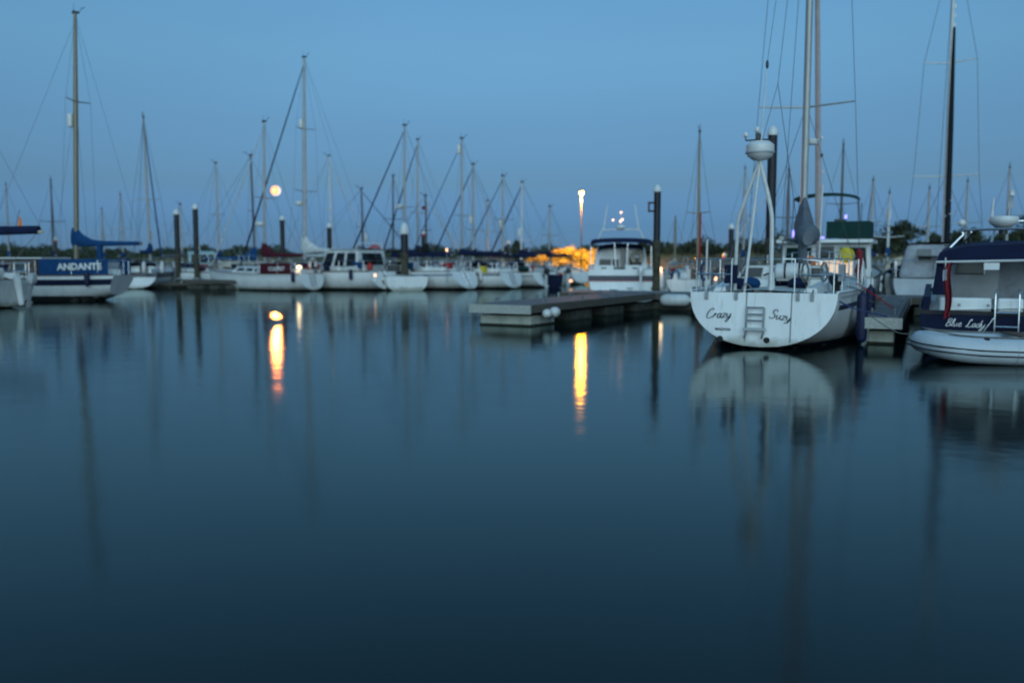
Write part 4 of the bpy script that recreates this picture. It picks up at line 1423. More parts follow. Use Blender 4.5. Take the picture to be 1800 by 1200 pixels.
for x in (.95, 1.75, 2.55):
    MB().lathe([(.0, 0), (.05, .0), (.045, .014), (.0, .018)], (x, -.60, .385), 10, (0, -.25, 1)).build('lifting_patch', 'rubber', tn)
for x in (1.35, 2.15):
    sm = MB().tube([V(x, -.56 + .203 * math.cos(a_), .19 + .203 * math.sin(a_)) for a_ in [math.pi * 2 * k / 16 for k in range(17)]], .006, 4).build('seam', 'gelcoat_grey', tn)
MB().lathe([(.0, 0), (.035, .0), (.03, .02), (.0, .024)], (2.4, -.66, .36), 10, (0, -.5, 1)).build('valve', 'plastic_dark', tn)
MB().box((1.7, 0, .14), (2.4, .75, .05)).build('floor', 'gelcoat_grey', tn, smooth=False)
MB().box((1.6, 0, .42), (.22, .95, .03)).build('thwart', 'teak', tn, smooth=False)
MB().box((2.75, 0, .28), (.05, .8, .38)).build('transom', 'gelcoat_grey', tn, smooth=False)
MB().tube(smoothpath([(.55, -.1, .40), (.9, -.3, .38), (1.6, -.3, .37), (2.3, -.32, .38)], 4), .02, 5).build('oar', 'plastic_dark', tn)
MB().tube(smoothpath([(.12, 0, .42), (-.1, .4, .40), (-.35, 1.1, .60)], 4), .009, 4).build('painter', 'rope', tn)

# ------------------------------------------------------------------ yacht with blue dodgers, left
A_A = -79
root, H = yacht('white yacht with navy stripe and blue ANDANTE spray dodger', 137, 38, 35.5, A_A, L=9.4, B=2.9, mx=2.05, fs=.98, fb=1.25, stripe='stripe_navy', stripes=((.13, .36),),
    rake=-.45, tw=.46, zt=.22, m=2.8, cover='canvas_blue', furl=None, boom=2.85, boomz=2.12, cover_h=.62, mr=.095, mm='alloy_gold', boom_m='alloy_gold', spreaders=(.66,), sw=.9,
    reflector=.56, backstay=False, name='sailing_yacht', cab=False, hullkw=dict(draft=.55), coachz=.25, boot=('antifoul_dark', .20), furl_x=6.5)
cb, F = cabin(root, H, t0=.33, t1=.74, h=.62, nwin=4, m='gelcoat', teak='teak', glass='glass_grey', wf='alloy_white', v=(.22, .78), width=.72)
MB().box((.52 * 9.4, 0, H.zs(.5) + .64), (.42 * 9.4, 1.7, .05)).build('cabin_top', 'gelcoat', cb, smooth=False)
for sd in (1, -1):
    rows = []
    for i in range(10):
        t = lerp(.02, .285, i / 9)
        p = H.pt(t, 1, sd)
        rows.append([V(p.x, p.y * .965 + sd * .015 * math.sin(i * 2.1 + k), p.z + lerp(.03, .64, k / 4)) for k in range(5)])
    do = MB().loft(rows, False).build('spray_dodger', 'canvas_blue', root)
    p0, p1 = H.pt(.21, 1, sd), H.pt(.05, 1, sd)
    if sd == 1:
        r_ = (V(p1.x, p1.y * .965, p1.z) - V(p0.x, p0.y * .965, p0.z))
        mid = (p0 + p1) / 2
        lettering('ANDANTE', .34, 'letter_white', do, V(mid.x - .05, mid.y * .965 + .045, mid.z + .34), r_, (0, 0, 1), off=.012)
hd = MB().tube([(1.0, 0, 1.25), (1.0, 0, 2.2)], .12, 8).build('wheel_cover', 'canvas_blue', root)

# ------------------------------------------------------------------ yacht at the left edge, seen by its stern gear
A_L = -62
L_AT = (wx(15, 29.6), 29.6)
root, H = yacht('cream white yacht at the left edge with outboard and lifted rudder', 0, None, 30, A_L, L=8.2, B=2.7, mx=4.4, fs=.92, fb=1.15, stripe='stripe_navy', stripes=((.10, .20),),
    rake=-.12, tw=.70, zt=.05, cover='canvas_navy', cover_h=.5, boom=6.3, boomz=2.38, cover_b=.27, boom_m='gelcoat_cream', furl='canvas_white', at=L_AT, mast_top=10.6, spreaders=(.5,), hood='canvas_grey', wire_r=.008, hull='gelcoat_old')
rd = MB()
rd.loft([[V(-.10 - .25 * k - .0, -.15 + y, 1.05 - .95 * k) for y in (-.03, .03)] + [V(-.42 - .12 * k, -.15 + y, .98 - .85 * k) for y in (.03, -.03)] for k in (0, .3, .6, 1.0)])
rd.build('lifting_rudder', 'plastic_white', root, smooth=False)
outboard(root, -.30, .55, .95, 'plastic_white', tilt=-.35, leg='plastic_white')
outboard(root, -.26, -.62, .78, 'gelcoat_grey', tilt=-.25, leg='gelcoat_grey')
MB().tube([(-.05, 0, .95), (1.2, .1, 1.15)], .025, 6).build('tiller', 'teak', root)
fl = thing('pennant', 'small orange pennant above the dark blue boom cover', 'flag', (wx(37, 31), 31, 0), 0)
MB().tube([(-.1, 0, 2.55), (.10, 0, 3.25)], .010, 5).build('staff', 'mast_dark', fl)
MB().loft([[V(.08, .01, 3.05), V(.0, .0, 2.68)], [V(.13, .02, 2.95), V(.12, -.02, 2.66)], [V(.16, 0, 2.82), V(.17, 0, 2.64)]], False).build('cloth', 'canvas_orange', fl)

# ------------------------------------------------------------------ far row, left to right
D_FAR = True
root, H = yacht('white yacht with navy transom band, stern on, left of the twin piles', 267, 214, 53, -11, L=8.6, B=2.75, stripe='stripe_navy', stripes=((.02, .24),), tw=.82, rake=.15, zt=.03, hood='canvas_navy', cover='canvas_blue', furl='canvas_blue', fr=.07, mm='alloy', spreaders=(.45,), reflector=.18, wire_r=.008)
H.tband(root.children[0], 'stripe_navy', .0, .22)
lettering('PINTA', .22, 'letter_navy', root.children[0], V(-.05, .45, .42), (0, -1, 0), (0, 0, 1), off=.004)
fender('left one of two white fenders on the navy banded transom', (wx(255, 48), 48, 1.15), .10, .62, group='fenders on the navy banded yacht')
fender('right one of two white fenders on the navy banded transom', (wx(287, 48), 48, 1.15), .10, .62, group='fenders on the navy banded yacht')

# little fishing boat with pale blue wheelhouse
def workboat():
    a, L = 68, 6.6
    at = (wx(308, 54), 53.6)
    t = thing('fishing_boat', 'tan hulled fishing boat with pale blue wheelhouse behind the twin piles', 'fishing boat', (at[0], at[1], 0), math.pi / 2 - R(a))
    H = Hull(L, 2.4, .75, 1.25, tw=.8, zt=-.05, m=2.6, rake=.1, sag=.12)
    h = H.build(t, 'gelcoat_tan', rail='gelcoat_tan')
    H.stripe(h, 'gelcoat_sky', .0, .22)
    w, F = house(t, 'wheelhouse', 'gelcoat_sky', .9, 2.6, .72, 2.02, .72, .66, ra=.02, rf=.18, taper=.08)
    for f in ('port', 'starboard'):
        for u in ((.10, .36), (.42, .66), (.72, .93)):
            panel(w, 'window', F[f], u[0], u[1], .50, .88, 'glass_dark')
    panel(w, 'window', F['aft'], .12, .45, .5, .88, 'glass_dark')
    panel(w, 'door', F['aft'], .52, .88, .02, .9, 'glass_grey')
    w2, F = house(t, 'fore_cabin', 'gelcoat_sky', 2.6, 4.6, (.78, .9), 1.32, .68, .45, ra=0, rf=.4, taper=.12)
    for f in ('port', 'starboard'):
        panel(w2, 'window', F[f], .2, .5, .4, .75, 'glass_dark')
    rails(t, H, aft=False)
    MB().tube([(1.6, 0, 2.05), (1.5, 0, 3.2)], .03, 6).build('signal_mast', 'alloy_white', t)
workboat()

yacht('cream cabined yacht with blue boom cover, bow to the right', 450, 277, 54, 58, L=8.0, B=2.6, mx=4.4, cover='canvas_blue', cover_h=.75, furl=None, hood='canvas_cream', boom=3.0, mm='mast_dark', boomz=1.55, spreaders=(.5,), sw=.6, wire_r=.008, cabin_kw=dict(m='gelcoat_cream', h=.62))
A_C = -56
root, H = yacht('white yacht with burgundy boom cover and CULPRIT dodger', 467, 220, 47.5, A_C, L=8.0, B=2.6, mx=3.4, tw=.62, stripe='gelcoat_grey', stripes=((.06, .10),), fs=.85, fb=1.1, cover='canvas_burgundy', cover_h=.7, boom=2.95, boomz=1.72, furl='canvas_white', hood='canvas_cream', rake=.25, wire_r=.007, radome=.30, mm='alloy', spreaders=(.48,), boot=('antifoul_dark', .08), ladder=True)
for sd in (1, -1):
    rows = []
    for i in range(8):
        p = H.pt(lerp(.05, .30, i / 7), 1, sd)
        rows.append([V(p.x, p.y * .96, p.z + lerp(.03, .56, k / 3)) for k in range(4)])
    do = MB().loft(rows, False).build('spray_dodger', 'canvas_burgundy', root)
    if sd == 1:
        p0, p1 = H.pt(.24, 1, 1), H.pt(.09, 1, 1)
        mid = (p0 + p1) / 2
        lettering('CULPRIT', .26, 'letter_white', do, V(mid.x, mid.y * .96 + .03, mid.z + .28), p1 - p0, (0, 0, 1), off=.006)
C_AT = root.location
hb = thing('horseshoe_buoy', 'white horseshoe lifebuoy on the stern rail of the burgundy yacht', 'lifebuoy', on_boat(C_AT, A_C, .0, -.1, 1.15), math.pi / 2 - R(A_C))
MB().tube([V(-.04, .20 * math.cos(a_), .2 + .24 * math.sin(a_)) for a_ in [R(-70 + 320 * k / 12 - 0) for k in range(13)]], .07, 8).build('ring', 'fender_white', hb)
for k in range(3):
    MB().box((0, 0, 0), (.02, .42 - .06 * (k == 1), .10)).build('letter_strip', 'letter_navy', hb).location = (-.115, 0, .02 - .0 * k) if k == 0 else (-.112, 0, .2 + .12 * k)
    break

# big yacht with white boom cover and cockpit tent
A_W = -58
root, H = yacht('large white yacht with white boom cover and white cockpit tent', 537, 112, 49.5, A_W, L=10.8, B=3.2, mx=5.4, tw=.66, fs=.95, fb=1.25, cover='canvas_white', cover_h=.85, boom=3.9, boomz=1.98, furl='canvas_navy', fr=.075, rake=.5, zt=.04, wire_r=.008, radome=.30, reflector=.66, mm='alloy', mr=.095, spreaders=(.36, .66), sw=.9, boot=('antifoul_dark', .12), ladder=True)
W_AT = root.location.copy()
tw_, F = house(root, 'cockpit_tent', 'canvas_white', .5, 3.3, .95, 2.06, 1.22, 1.2, ra=.2, rf=.5, taper=.14, bev=.1)
for f in ('port', 'starboard'):
    for u in ((.06, .30), (.37, .62), (.69, .94)):
        panel(tw_, 'window', F[f], u[0], u[1], .26, .86, 'glass_dark')
panel(tw_, 'window', F['aft'], .15, .85, .3, .85, 'glass_dark')
MB().box((2.6, 1.27, 1.18), (.30, .12, .36)).build('hull_locker', 'canvas_navy', root)
yacht('yacht with long black boom cover and dark mast behind the white tent', 640, 334, 61, 56, L=9, B=2.9, mx=4.2, cover='canvas_black', cover_h=.25, boom=4.0, boomz=2.05, furl='canvas_navy', hood='canvas_navy', mm='mast_dark', spreaders=(.5,), wire_r=.009, reflector=.32)

def lifering(label, px, py, D, r=.30, m='buoy_red'):
    t = thing('lifebuoy', label, 'lifebuoy', (wx(px, D), D, wz(py, D)))
    MB().tube([V(r * math.cos(a_), 0, r * math.sin(a_)) for a_ in [R(-60 + 300 * k / 14) for k in range(15)]], .075, 8).build('ring', m, t)
    MB().tube([V((r + .07) * math.cos(a_), -.03, (r + .07) * math.sin(a_)) for a_ in [R(-60 + 300 * k / 14) for k in range(15)]], .012, 4).build('grab_line', 'rope', t)
    return t
lifering('red horseshoe lifebuoy over the small white motor boat', 660, 442, 52)

def small_motor(label, px, D, a, L=6.0, B=2.2, hull='gelcoat', wind='glass_dark', cuddy='gelcoat', canopy=None, arch=False, stripe=None, ob=True, z1=1.45, name='motor_boat'):
    t = thing(name, label, 'motor boat', (wx(px, D), D, 0), math.pi / 2 - R(a))
    H = Hull(L, B, .72, 1.0, tw=.93, zt=-.1, m=3.0, rake=.05, mid=.35, sag=.02)
    h = H.build(t, hull, rail='rubber')
    if stripe:
        H.stripe(h, stripe, .06, .22)
    c, F = house(t, 'cuddy', cuddy, 1.7, 4.4, (.7, .85), z1, .86, .6, ra=.05, rf=1.0, taper=.16, zr=z1 - .12)
    for f in ('port', 'starboard'):
        for u in ((.08, .42), (.5, .88)):
            panel(c, 'window', F[f], u[0], u[1], .4, .86, wind, frame='window_frame', fw=.014)
    for u in ((.06, .46), (.54, .94)):
        panel(c, 'window', F['aft'], u[0], u[1], .35, .88, wind, frame='window_frame', fw=.014)
    if canopy:
        rows = []
        for i in range(5):
            x = lerp(.3, 2.0, i / 4)
            rows.append([V(x, .95 * math.cos(a_), .78 + (z1 - .55) * math.sin(a_) ** .6 * (1 - .02 * i) if 0 < a_ < math.pi else .78) for a_ in [math.pi * k / 10 for k in range(11)]])
        mb = MB().loft(rows, False)
        mb.add(rows[0], [tuple(range(11))])
        mb.build('canopy', canopy, t)
    if arch:
        MB().tube(smoothpath([(1.9, .85, z1 - .1), (1.8, .75, z1 + .6), (1.8, .55, z1 + .72), (1.8, -.55, z1 + .72), (1.8, -.75, z1 + .6), (1.9, -.85, z1 - .1)], 4), .025, 6).build('radar_arch', 'alloy_white', t)
    if ob:
        outboard(t, -.22, 0, .72)
    rails(t, H, aft=False, sides=True, n=4, h=.4)
    return t, H
small_motor('small white motor boat with arch between the tent and the stepped cap pile', 672, 49.5, -30, L=6, arch=True, z1=1.75, stripe=None)
fender('red cushion fender on the small white motor boat', (wx(651, 46.5), 46.5, 1.2), .16, .34, 'buoy_red', rope=.1)
root, H = yacht('white yacht with long reverse transom right of the stepped cap pile', 712, 226, 50, -54, L=9.0, B=2.95, mx=4.1, tw=.66, stripe='stripe_blue', stripes=((.12, .17), (.20, .22)), cover='canvas_navy', cover_h=.3, boom=3.4, boomz=1.75, furl='canvas_navy', fr=.075, rake=.6, zt=.05, fs=.95, hood=None, wire_r=.008, reflector=None, radome=.42, spreaders=(.42,), cab=True, ladder=True)
small_motor('small motor boat with black windscreen beside the stepped cap pile', 716, 46.2, -20, L=5.2, B=2.3, hull='gelcoat', wind='glass_dark', cuddy='glass_dark', z1=1.38, ob=False)
yacht('yacht with navy furled headsail left of the red banded pile', 735, 250, 60, -46, L=9.5, B=2.9, cover='canvas_navy', boom=3.6, furl='canvas_navy', fr=.08, wire_r=.009, spreaders=(.42,), flag='ensign_red', boomz=1.9)
yacht('yacht with white furled headsail slanting down to the right', 751, 346, 58, 50, L=7.8, B=2.7, mx=4.2, cover='canvas_black', furl='canvas_white', fr=.09, wire_r=.009, spreaders=(.5,), mm='mast_dark', boomz=2.0, boom=3.2)
root, H = yacht('white yacht with blue boom cover, left of the three clustered sterns', 812, 248, 51, -53, L=7.9, B=2.75, mx=3.4, tw=.66, stripe='stripe_navy', stripes=((.05, .13),), cover='canvas_navy', cover_h=.2, boom=3.1, boomz=1.85, furl='canvas_blue', fr=.04, rake=.4, hood='canvas_navy', wire_r=.008, reflector=.88, spreaders=(.4,), mm='alloy', ladder=True)
root, H = yacht('pale yacht, middle of the three clustered sterns', 832, 292, 54, -48, L=7.8, B=2.6, mx=3.7, tw=.66, stripe='stripe_red', stripes=((.08, .12),), cover='canvas_navy', cover_h=.2, boom=3.0, boomz=1.8, furl='canvas_navy', fr=.07, rake=.3, hull='gelcoat_old', hood='canvas_black', wire_r=.009, reflector=.42, spreaders=(.36,))
root, H = yacht('white yacht, rightmost of the three clustered sterns', 884, 312, 53.5, -44, L=7.4, B=2.6, mx=3.3, tw=.66, stripe='stripe_navy', stripes=((.16, .19), (.22, .24)), cover='canvas_navy', cover_h=.25, boom=2.9, boomz=1.7, furl='canvas_navy', fr=.05, rake=.4, hood='canvas_navy', wire_r=.009, reflector=.42, mm='alloy', ladder=True)
outboard(root, -.55, .35, .75)
yacht('yacht with dark furled headsail left of the lamplit hedge', 916, 323, 61, -42, L=8.4, B=2.8, cover='canvas_navy', cover_h=.2, furl='canvas_navy', fr=.09, mm='alloy_white', wire_r=.009, reflector=.35, spreaders=(.3,), boomz=1.9)
small_motor('dark navy hulled launch left of the lamp reflection', 962, 51, -8, L=5.4, B=1.9, hull='gelcoat_navy', cuddy='gelcoat', z1=.98, ob=False)
small_motor('low white motor boat just left of the navy canopied cruiser', 992, 56, -70, L=5.0, B=1.9, hull='gelcoat_old', cuddy='gelcoat_grey', z1=1.05, ob=True)

# yachts farther back: mostly masts
BACK = [
 (585, 278, 62, 52, 'yacht with plain pale mast behind the white cockpit tent', dict(furl='canvas_white', mm='alloy_white', cover='canvas_white', fr=.05)),
 (692, 312, 63, -40, 'yacht with dark mast just left of the stepped cap pile', dict(furl=None, mm='mast_dark', cover='canvas_navy')),
 (857, 355, 68, -40, 'far yacht with short grey mast amid the clustered sterns', dict(furl=None, cover='canvas_navy')),
 (388, 290, 63, 30, 'far yacht with grey mast right of the twin piles', dict(furl=None, cover='canvas_blue', spreaders=(.5,))),
 (323, 361, 66, 15, 'far yacht with short raked mast between the twin piles', dict(furl=None, cover='canvas_grey')),
 (220, 345, 72, -15, 'far yacht with thin mast behind the blue dodger yacht boom', dict(furl=None, cover='canvas_blue')),
 (186, 370, 74, -20, 'far yacht with a forked masthead behind the blue boom cover', dict(furl='canvas_grey', fr=.03, cover='canvas_blue')),
 (98, 320, 60, -30, 'far yacht with dark mast left of the gold mast', dict(furl=None, mm='mast_dark', cover='canvas_navy')),
 (20, 328, 66, -30, 'far yacht with thin mast at the left edge', dict(furl=None, cover='canvas_blue')),
 (965, 365, 60, -35, 'far yacht with faint mast left of the street lamp', dict(furl=None, cover='canvas_navy')),
 (1305, 300, 58, 20, 'far yacht with thin mast left of the radar tripod', dict(furl=None, cover='canvas_blue')),
 (1381, 302, 44, 22, 'yacht with thin dark mast just right of the tallest pile', dict(furl=None, mm='mast_dark', cover='canvas_navy')),
 (1474, 258, 47, 22, 'yacht with dark mast behind the green canopied motor boat', dict(furl=None, mm='mast_dark', cover='canvas_green')),
 (1527, 320, 52, 12, 'yacht with blue furled headsail left of the largest tree', dict(furl='canvas_blue', fr=.06, mm='alloy', cover='canvas_blue')),
 (1557, 342, 46, 24, 'white yacht with pale mast in front of the largest tree', dict(furl=None, mm='alloy_white', cover='canvas_blue', spreaders=(.42,), reflector=.66)),
 (1626, 334, 50, 26, 'yacht with paired pale mast right of the largest tree', dict(furl='alloy', fr=.05, cover='canvas_navy')),
 (1692, 322, 52, 28, 'yacht with pale mast left of the steel radar arch', dict(furl=None, cover='canvas_navy', mm='alloy')),
 (1764, 298, 48, 30, 'yacht with grey mast behind the radome of the navy cruiser', dict(furl=None, cover='canvas_navy', mm='alloy')),
]
for px, top, D, a, lab, kw in BACK:
    hgt = wz(top, D)
    L_ = min(9.5, max(6.2, hgt * .95))
    args = dict(L=L_, B=L_ * .33, detail=1, gear=5, rails_on=D < 60, wire_r=.008, boom=L_ * .36, boomz=1.75, cover_h=.35, fs=.8, fb=1.05)
    args.update(kw)
    yacht(lab, px, top, D, a, **args)

# small yacht beyond the walkway
root, H = yacht('small white yacht with wooden hatch moored beyond the walkway', 1225, 237, 39.8, 17, L=6.9, B=2.25, mx=3.6, tw=.78, rake=.05, fs=.78, fb=.95, cover=None, boom=None, furl='mast_dark', fr=.05, mm='alloy_gold', mr=.06, spreaders=(.42,), sw=.5, wire_r=.007, zt=.06, m=2.0, furl_x=4.6)
MB().tube([(3.55, -.09, 1.5), (3.55, -.10, 3.6)], [.05, .03], 7).build('red_sail_sleeve', 'canvas_red', root)
MB().box((.1, .0, .95), (.10, .14, .5)).build('outboard_bracket', 'plastic_white', root)
yacht('low open boat with a short buff mast left of the small white yacht', 1185, 380, 44, 15, gear=0, L=5.6, B=2.0, mx=2.8, hull='gelcoat_old', cover='canvas_cream', boom=2.2, boomz=1.35, cover_h=.15, furl=None, mm='alloy_gold', mr=.055, spreaders=(), shrouds=True, vane=False, cab=False, wire_r=.006, detail=1, backstay=False)

# timber gangway on trestles behind the near yacht
gw = thing('gangway', 'weathered timber gangway on posts behind the near yacht', 'gangway', (wx(1232, 33), 33.4, 0), R(-8))
MB().box((.95, 0, 1.40), (2.1, .18, .26)).build('beam', 'timber', gw, smooth=False)
for x in (.12, .75, 1.35, 1.8):
    MB().box((x, 0, .72), (.14, .14, 1.12)).build('post', 'timber', gw, smooth=False)
for x in (.3, 1.0, 1.6):
    MB().tube([(x, .1, .4), (x + .4, .1, 1.3)], .05, 6).build('brace', 'timber', gw)
MB().box((.95, .3, .52), (2.3, .9, .08)).build('landing', 'timber', gw, smooth=False)

# ------------------------------------------------------------------ navy canopied cruiser, centre
A_M = 6
M_AT = (wx(1091, 40), 40.0)
root = thing('motor_cruiser', 'white motor cruiser with navy canopy and red trimmed navy stripe', 'motor boat', (M_AT[0], M_AT[1], 0), math.pi / 2 - R(A_M))
H = Hull(8.8, 2.95, 1.14, 1.5, tw=.96, zt=-.1, m=3.6, rake=.04, mid=.35, sag=.0)
hull = H.build(root, 'gelcoat', rail='gelcoat', boot=('antifoul_dark', .06))
for d0, d1, mm in ((.27, .47, 'stripe_navy'), (.47, .53, 'stripe_red')):
    H.stripe(hull, mm, d0, d1)
    H.tband(hull, mm, d0, d1)
pl_ = MB().box((-.35, 0, .22), (.7, 2.7, .08)).build('bathing_platform', 'gelcoat', root, smooth=False)
c, F = house(root, 'saloon', 'gelcoat', 2.0, 6.2, (1.1, 1.3), 2.12, 1.26, 1.0, ra=.08, rf=1.3, taper=.12, zr=2.0)
panel(c, 'window', F['aft'], .10, .32, .10, .48, 'glass_dark', frame='window_frame', fw=.02)
panel(c, 'window', F['aft'], .35, .47, .10, .48, 'glass_dark', frame='window_frame', fw=.02)
panel(c, 'window', F['aft'], .66, .90, .20, .55, 'glass_dark', frame='window_frame', fw=.02)
panel(c, 'door', F['aft'], .50, .62, .03, .92, 'glass_grey', frame='window_frame', fw=.02)
for f in ('port', 'starboard'):
    for u in ((.06, .34), (.40, .66), (.72, .92)):
        panel(c, 'window', F[f], u[0], u[1], .42, .86, 'glass_dark', frame='window_frame', fw=.018)
for x, ln in ((.75, .62), (-.6, .6)):
    b = MB().box((.08, x, 1.22), (.14, ln * 1.4, .20)).build('stern_locker', 'gelcoat', root)
    MB().box((.0, x, 1.20), (.01, .22, .06)).build('locker_vent', 'plastic_dark', b)
# canopy with two stepped roofs
for (x0, x1, w_, zl, zh, nm) in ((.3, 1.9, 1.34, 2.32, 2.52, 'canopy'), (1.5, 3.4, 1.02, 1.98, 2.30, 'flybridge_hood')):
    rows = []
    for i in range(5):
        x = lerp(x0, x1, i / 4)
        rows.append([V(x, w_ * math.cos(a_), zl + (zh - zl) * math.sin(a_) ** .45 if 0 < a_ < math.pi else zl) for a_ in [math.pi * k / 12 for k in range(13)]])
    mb = MB().loft(rows, False)
    mb.loft([rows[0], [p + V(0, 0, -.20) for p in rows[0]]], False)
    mb.build(nm, 'canvas_navy', root)
MB().loft([[V(.4, -1.36, 2.30), V(1.5, -1.36, 2.30)], [V(.5, -1.38, 1.95), V(1.6, -1.38, 1.95)]], False).build('side_screen', 'canvas_navy', root)
for sd in (1, -1):
    MB().tube([(.35, sd * 1.32, 1.2), (.4, sd * 1.32, 2.34)], .022, 6).build('canopy_post', 'steel', root)
    MB().tube([(.4, sd * .22, 1.2), (.4, sd * .30, 2.42)], .022, 6).build('canopy_post', 'steel', root)
arx = MB().tube(smoothpath([(1.6, 1.10, 2.3), (1.7, .86, 2.86), (1.7, .70, 2.92), (1.7, -.70, 2.92), (1.7, -.86, 2.86), (1.6, -1.10, 2.3)], 4), .032, 7).build('radar_arch', 'alloy_white', root)
MB().lathe([(.0, 0), (.17, .02), (.22, .10), (.17, .18), (.0, .20)], (1.7, 0, 2.93), 14).build('radome', 'plastic_white', arx)
for sd in (1, -1):
    MB().tube([(1.7, sd * .80, 2.9), (1.75, sd * .62, 4.05)], [.035, .022], 6).build('rod_holder', 'plastic_white', arx)
MB().tube([(1.75, .0, 3.1), (1.75, .0, 3.75)], .014, 5).build('light_staff', 'alloy_white', arx)
for y, z in ((.0, 3.70), (-.06, 3.38), (.02, 3.30), (.36, 3.36)):
    MB().ball((1.72, y, z), .045, 8, 6).build('staff_light', 'warm_dim', arx)
lifering('brown lifebuoy hung inside the navy canopied cruiser', 1119, 452, 41.5, .24, 'canvas_cream')
fender('small white fender on the navy canopied cruiser bathing platform', (wx(1046, 38.6), 38.6, .12), .13, .36, axis=(1, 0, .1), rope=0)
fender('round white fender beside the tall black pile', (wx(1078, 38.6), 38.6, .14), .14, .40, axis=(1, 0, .1), rope=0)
outboard(root, -.3, -.85, .95, 'plastic_white', leg='plastic_white')

# ------------------------------------------------------------------ green canopied flybridge boat behind the near yacht
A_G = 24
G_AT = (wx(1440, 28.6), 28.6)
root = thing('motor_cruiser', 'flybridge motor boat with dark green canopies behind the near yacht', 'motor boat', (G_AT[0], G_AT[1], 0), math.pi / 2 - R(A_G))
H = Hull(9.2, 3.3, 1.0, 1.5, tw=.95, zt=-.1, m=3.4, rake=.04, mid=.35, sag=.0)
hull = H.build(root, 'gelcoat', rail='rubber')
c, F = house(root, 'saloon', 'gelcoat', 1.6, 6.6, (1.0, 1.2), 2.10, 1.45, 1.1, ra=.0, rf=1.2, taper=.06, zr=2.05)
panel(c, 'window', F['aft'], .05, .34, .25, .88, 'canvas_green')
panel(c, 'door', F['aft'], .40, .60, .05, .92, 'glass_dark', frame='window_frame', fw=.02)
panel(c, 'window', F['aft'], .66, .95, .25, .88, 'glass_dark')
for f in ('port', 'starboard'):
    for u in ((.06, .34), (.40, .66), (.72, .92)):
        panel(c, 'window', F[f], u[0], u[1], .45, .86, 'glass_dark', frame='window_frame', fw=.018)
MB().box((2.6, 0, 2.17), (3.4, 2.95, .10)).build('flybridge_deck', 'gelcoat', root, smooth=False)
fb = MB()
for pts in ([V(1.0, -.05, 2.25), V(1.0, -1.35, 2.25), V(2.8, -1.40, 2.25), V(4.2, -.9, 2.25)],):
    rows = [[p + V(0, 0, 0) for p in pts], [p + V(.10, 0, .55) for p in pts]]
    fb.loft(rows, False)
fb.build('flybridge_screen', 'canvas_green', root)
rows = []
for i in range(5):
    x = lerp(1.2, 2.9, i / 4)
    rows.append([V(x, 1.02 * math.cos(a_), 3.52 + .20 * math.sin(a_)) for a_ in [math.pi * k / 12 for k in range(13)]])
mb = MB().loft(rows, False)
mb.loft([rows[0], [p + V(0, 0, -.10) for p in rows[0]]], False)
mb.build('bimini', 'canvas_green', root)
for sd in (1, -1):
    for x0_, x1_ in ((1.2, 1.5), (2.8, 1.9)):
        MB().tube([(x0_, sd * 1.0, 3.45), (x1_, sd * 1.08, 2.2)], .022, 6).build('bimini_pole', 'steel', root)
rl = MB()
for z in (2.45, 2.65):
    rl.tube([(1.0, -1.5, z), (1.0, -2.0, z - .02), (2.0, -2.0, z)], .018, 5)
rl.build('flybridge_rail', 'steel', root)
hs = MB()
hs.box((2.6, -.35, 2.62), (.4, .35, .6)).build('helm_seat', 'plastic_dark', root)
MB().box((1.02, .82, 2.42), (.05, .34, .22)).build('violet_light_panel', 'violet_led', root)
MB().box((1.02, .12, 2.28), (.05, .24, .06)).build('violet_light_strip', 'violet_led', root)
MB().box((1.3, -.62, 2.95), (.06, .07, .12)).build('violet_deck_light', 'violet_led', root)
MB().box((1.15, -.35, 1.25), (.9, 1.15, .62)).build('aft_locker', 'gelcoat', root, smooth=False)
lk = MB()
for k in range(9):
    lk.box((.69, .16 - k * .125, 1.25), (.02, .10, .56))
lk.build('lamplit_slats', 'lamplit_glow', root, smooth=False)  # lamplight on the stern put in as glowing slats, not a lamp
yb = thing('yellow_buoy', 'round yellow mooring buoy hung on the green canopied boat', 'buoy', on_boat(G_AT, A_G, .55, -.72, 1.72), math.pi / 2 - R(A_G))
MB().ball((0, 0, 0), (.16, .25, .25), 18, 12).build('body', 'buoy_yellow', yb)
MB().tube([(0, 0, .24), (.25, 0, .46)], .012, 5).build('lanyard', 'rope', yb)
lifering('orange lifebuoy in a white housing on the green canopied boat', 1420, 461, 28.0, .14, 'canvas_orange')
rs = thing('rolled_sail', 'tall rolled white sail bag on the walkway right of the near yacht', 'sail', (wx(1513, 27.2), 27.2, .5), 0)
MB().tube([(-.05, 0, 0), (-.02, 0, .5), (-.1, 0, 1.0), (-.14, 0, 1.08)], [.13, .17, .15, .06], 10).build('bag', 'canvas_white', rs)
MB().tube([(-.2, 0, .45), (.16, 0, .45)], .012, 4).build('tie', 'rope', rs)

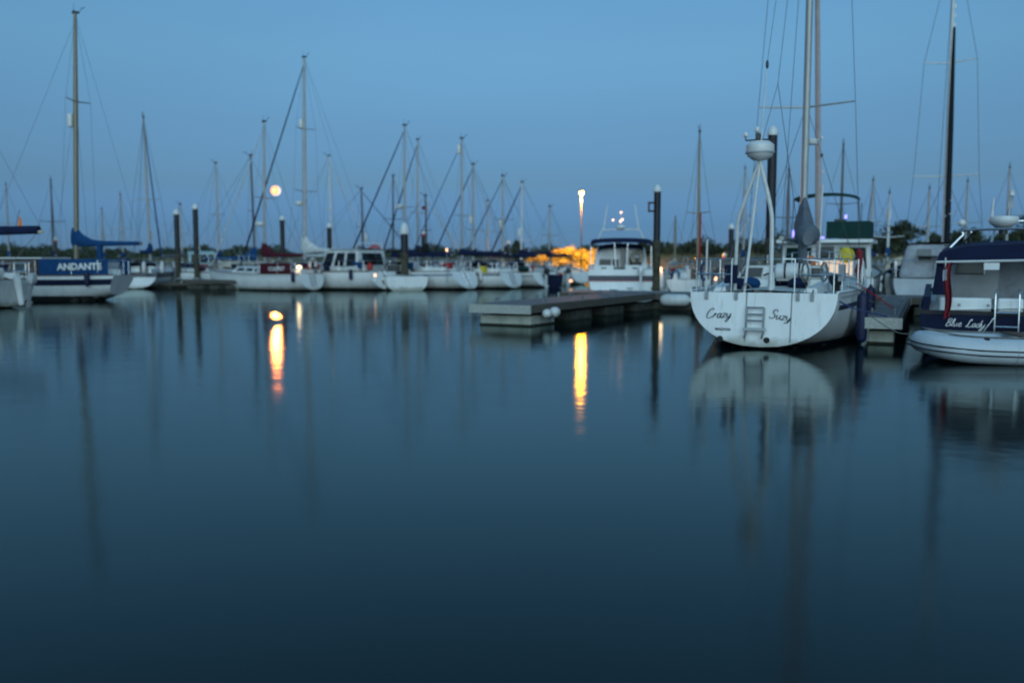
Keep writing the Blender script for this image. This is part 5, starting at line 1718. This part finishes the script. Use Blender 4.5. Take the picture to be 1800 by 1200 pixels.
# ------------------------------------------------------------------ yacht with grey cockpit tent behind the navy cruiser
A_T = 28
D_FAR = False
root, H = yacht('yacht with grey cockpit tent and dark furled mainsail behind the navy cruiser', 1654, 0, 32, A_T, rk=.45, L=9.6, B=3.0, mx=5.2, mast_top=12.5, cover=None, boom=None, furl=None, hull='gelcoat_grey', mm='alloy_white', mr=.065, spreaders=(.28, .62), sw=1.02, wire_r=.007, rake=.4, fs=1.0, fb=1.2)
MB().tube([(5.0, -.12, 1.8), (4.85, -.10, 6.0), (4.85, -.07, 9.4)], [.10, .08, .045], 8).build('furled_mainsail', 'canvas_black', root)
for k in range(2):
    MB().tube([(4.88, -.30, 3.2 + .45 * k), (4.9, .0, 3.05 + .45 * k)], .02, 5).build('sail_tie', 'canvas_white', root)
for k in range(7):
    MB().box((4.90, -.08, 9.5 + .3 * k), (.04, .05, .12)).build('mast_step', 'plastic_white', root)
tn_, F = house(root, 'cockpit_tent', 'canvas_palegrey', .2, 3.0, 1.0, 2.05, 1.0, .95, ra=.12, rf=.4, taper=.22, bev=.12)
panel(tn_, 'window', F['aft'], .2, .45, .45, .85, 'glass_grey')
panel(tn_, 'window', F['port'], .2, .8, .45, .85, 'glass_grey')
small_motor('low white motor boat with blue canvas left of the grey cockpit tent', 1606, 30.5, 20, L=5.2, B=1.9, canopy='canvas_navy', z1=1.2, ob=True)
small_motor('small boat with mustard canopy beyond the bright pontoon light', 1592, 43, 15, L=5.4, B=2.0, canopy='canvas_cream', z1=1.5, ob=False, hull='gelcoat_sky')

# ------------------------------------------------------------------ small lights
bollard('brightest pontoon light, beside the CULPRIT dodger', 527, 470, 45.5, r=.13, m='warm_lamp', e=5)
bollard('small orange pontoon light below the white cockpit tent', 660, 484, 45.2, r=.06, m='orange_lamp')
bollard('small orange light high beside the white furled headsail', 786, 440, 46.5, r=.05, m='orange_lamp')
bollard('bright orange pontoon light in front of the largest tree', 1562, 499, 40, r=.10, m='warm_lamp', e=6)
bollard('amber pontoon light right of the tall black pile', 1160, 474, 36, r=.07, m='orange_lamp', e=4)
bollard('amber pontoon light left of the grey cockpit tent', 1627, 467, 36, r=.06, m='orange_lamp')
bollard('dim amber pontoon light behind the gangway posts', 1257, 490, 36, r=.06, m='orange_lamp')
bollard('tiny amber pontoon light near the lamp reflection', 1003, 494, 54, r=.10, m='orange_lamp')
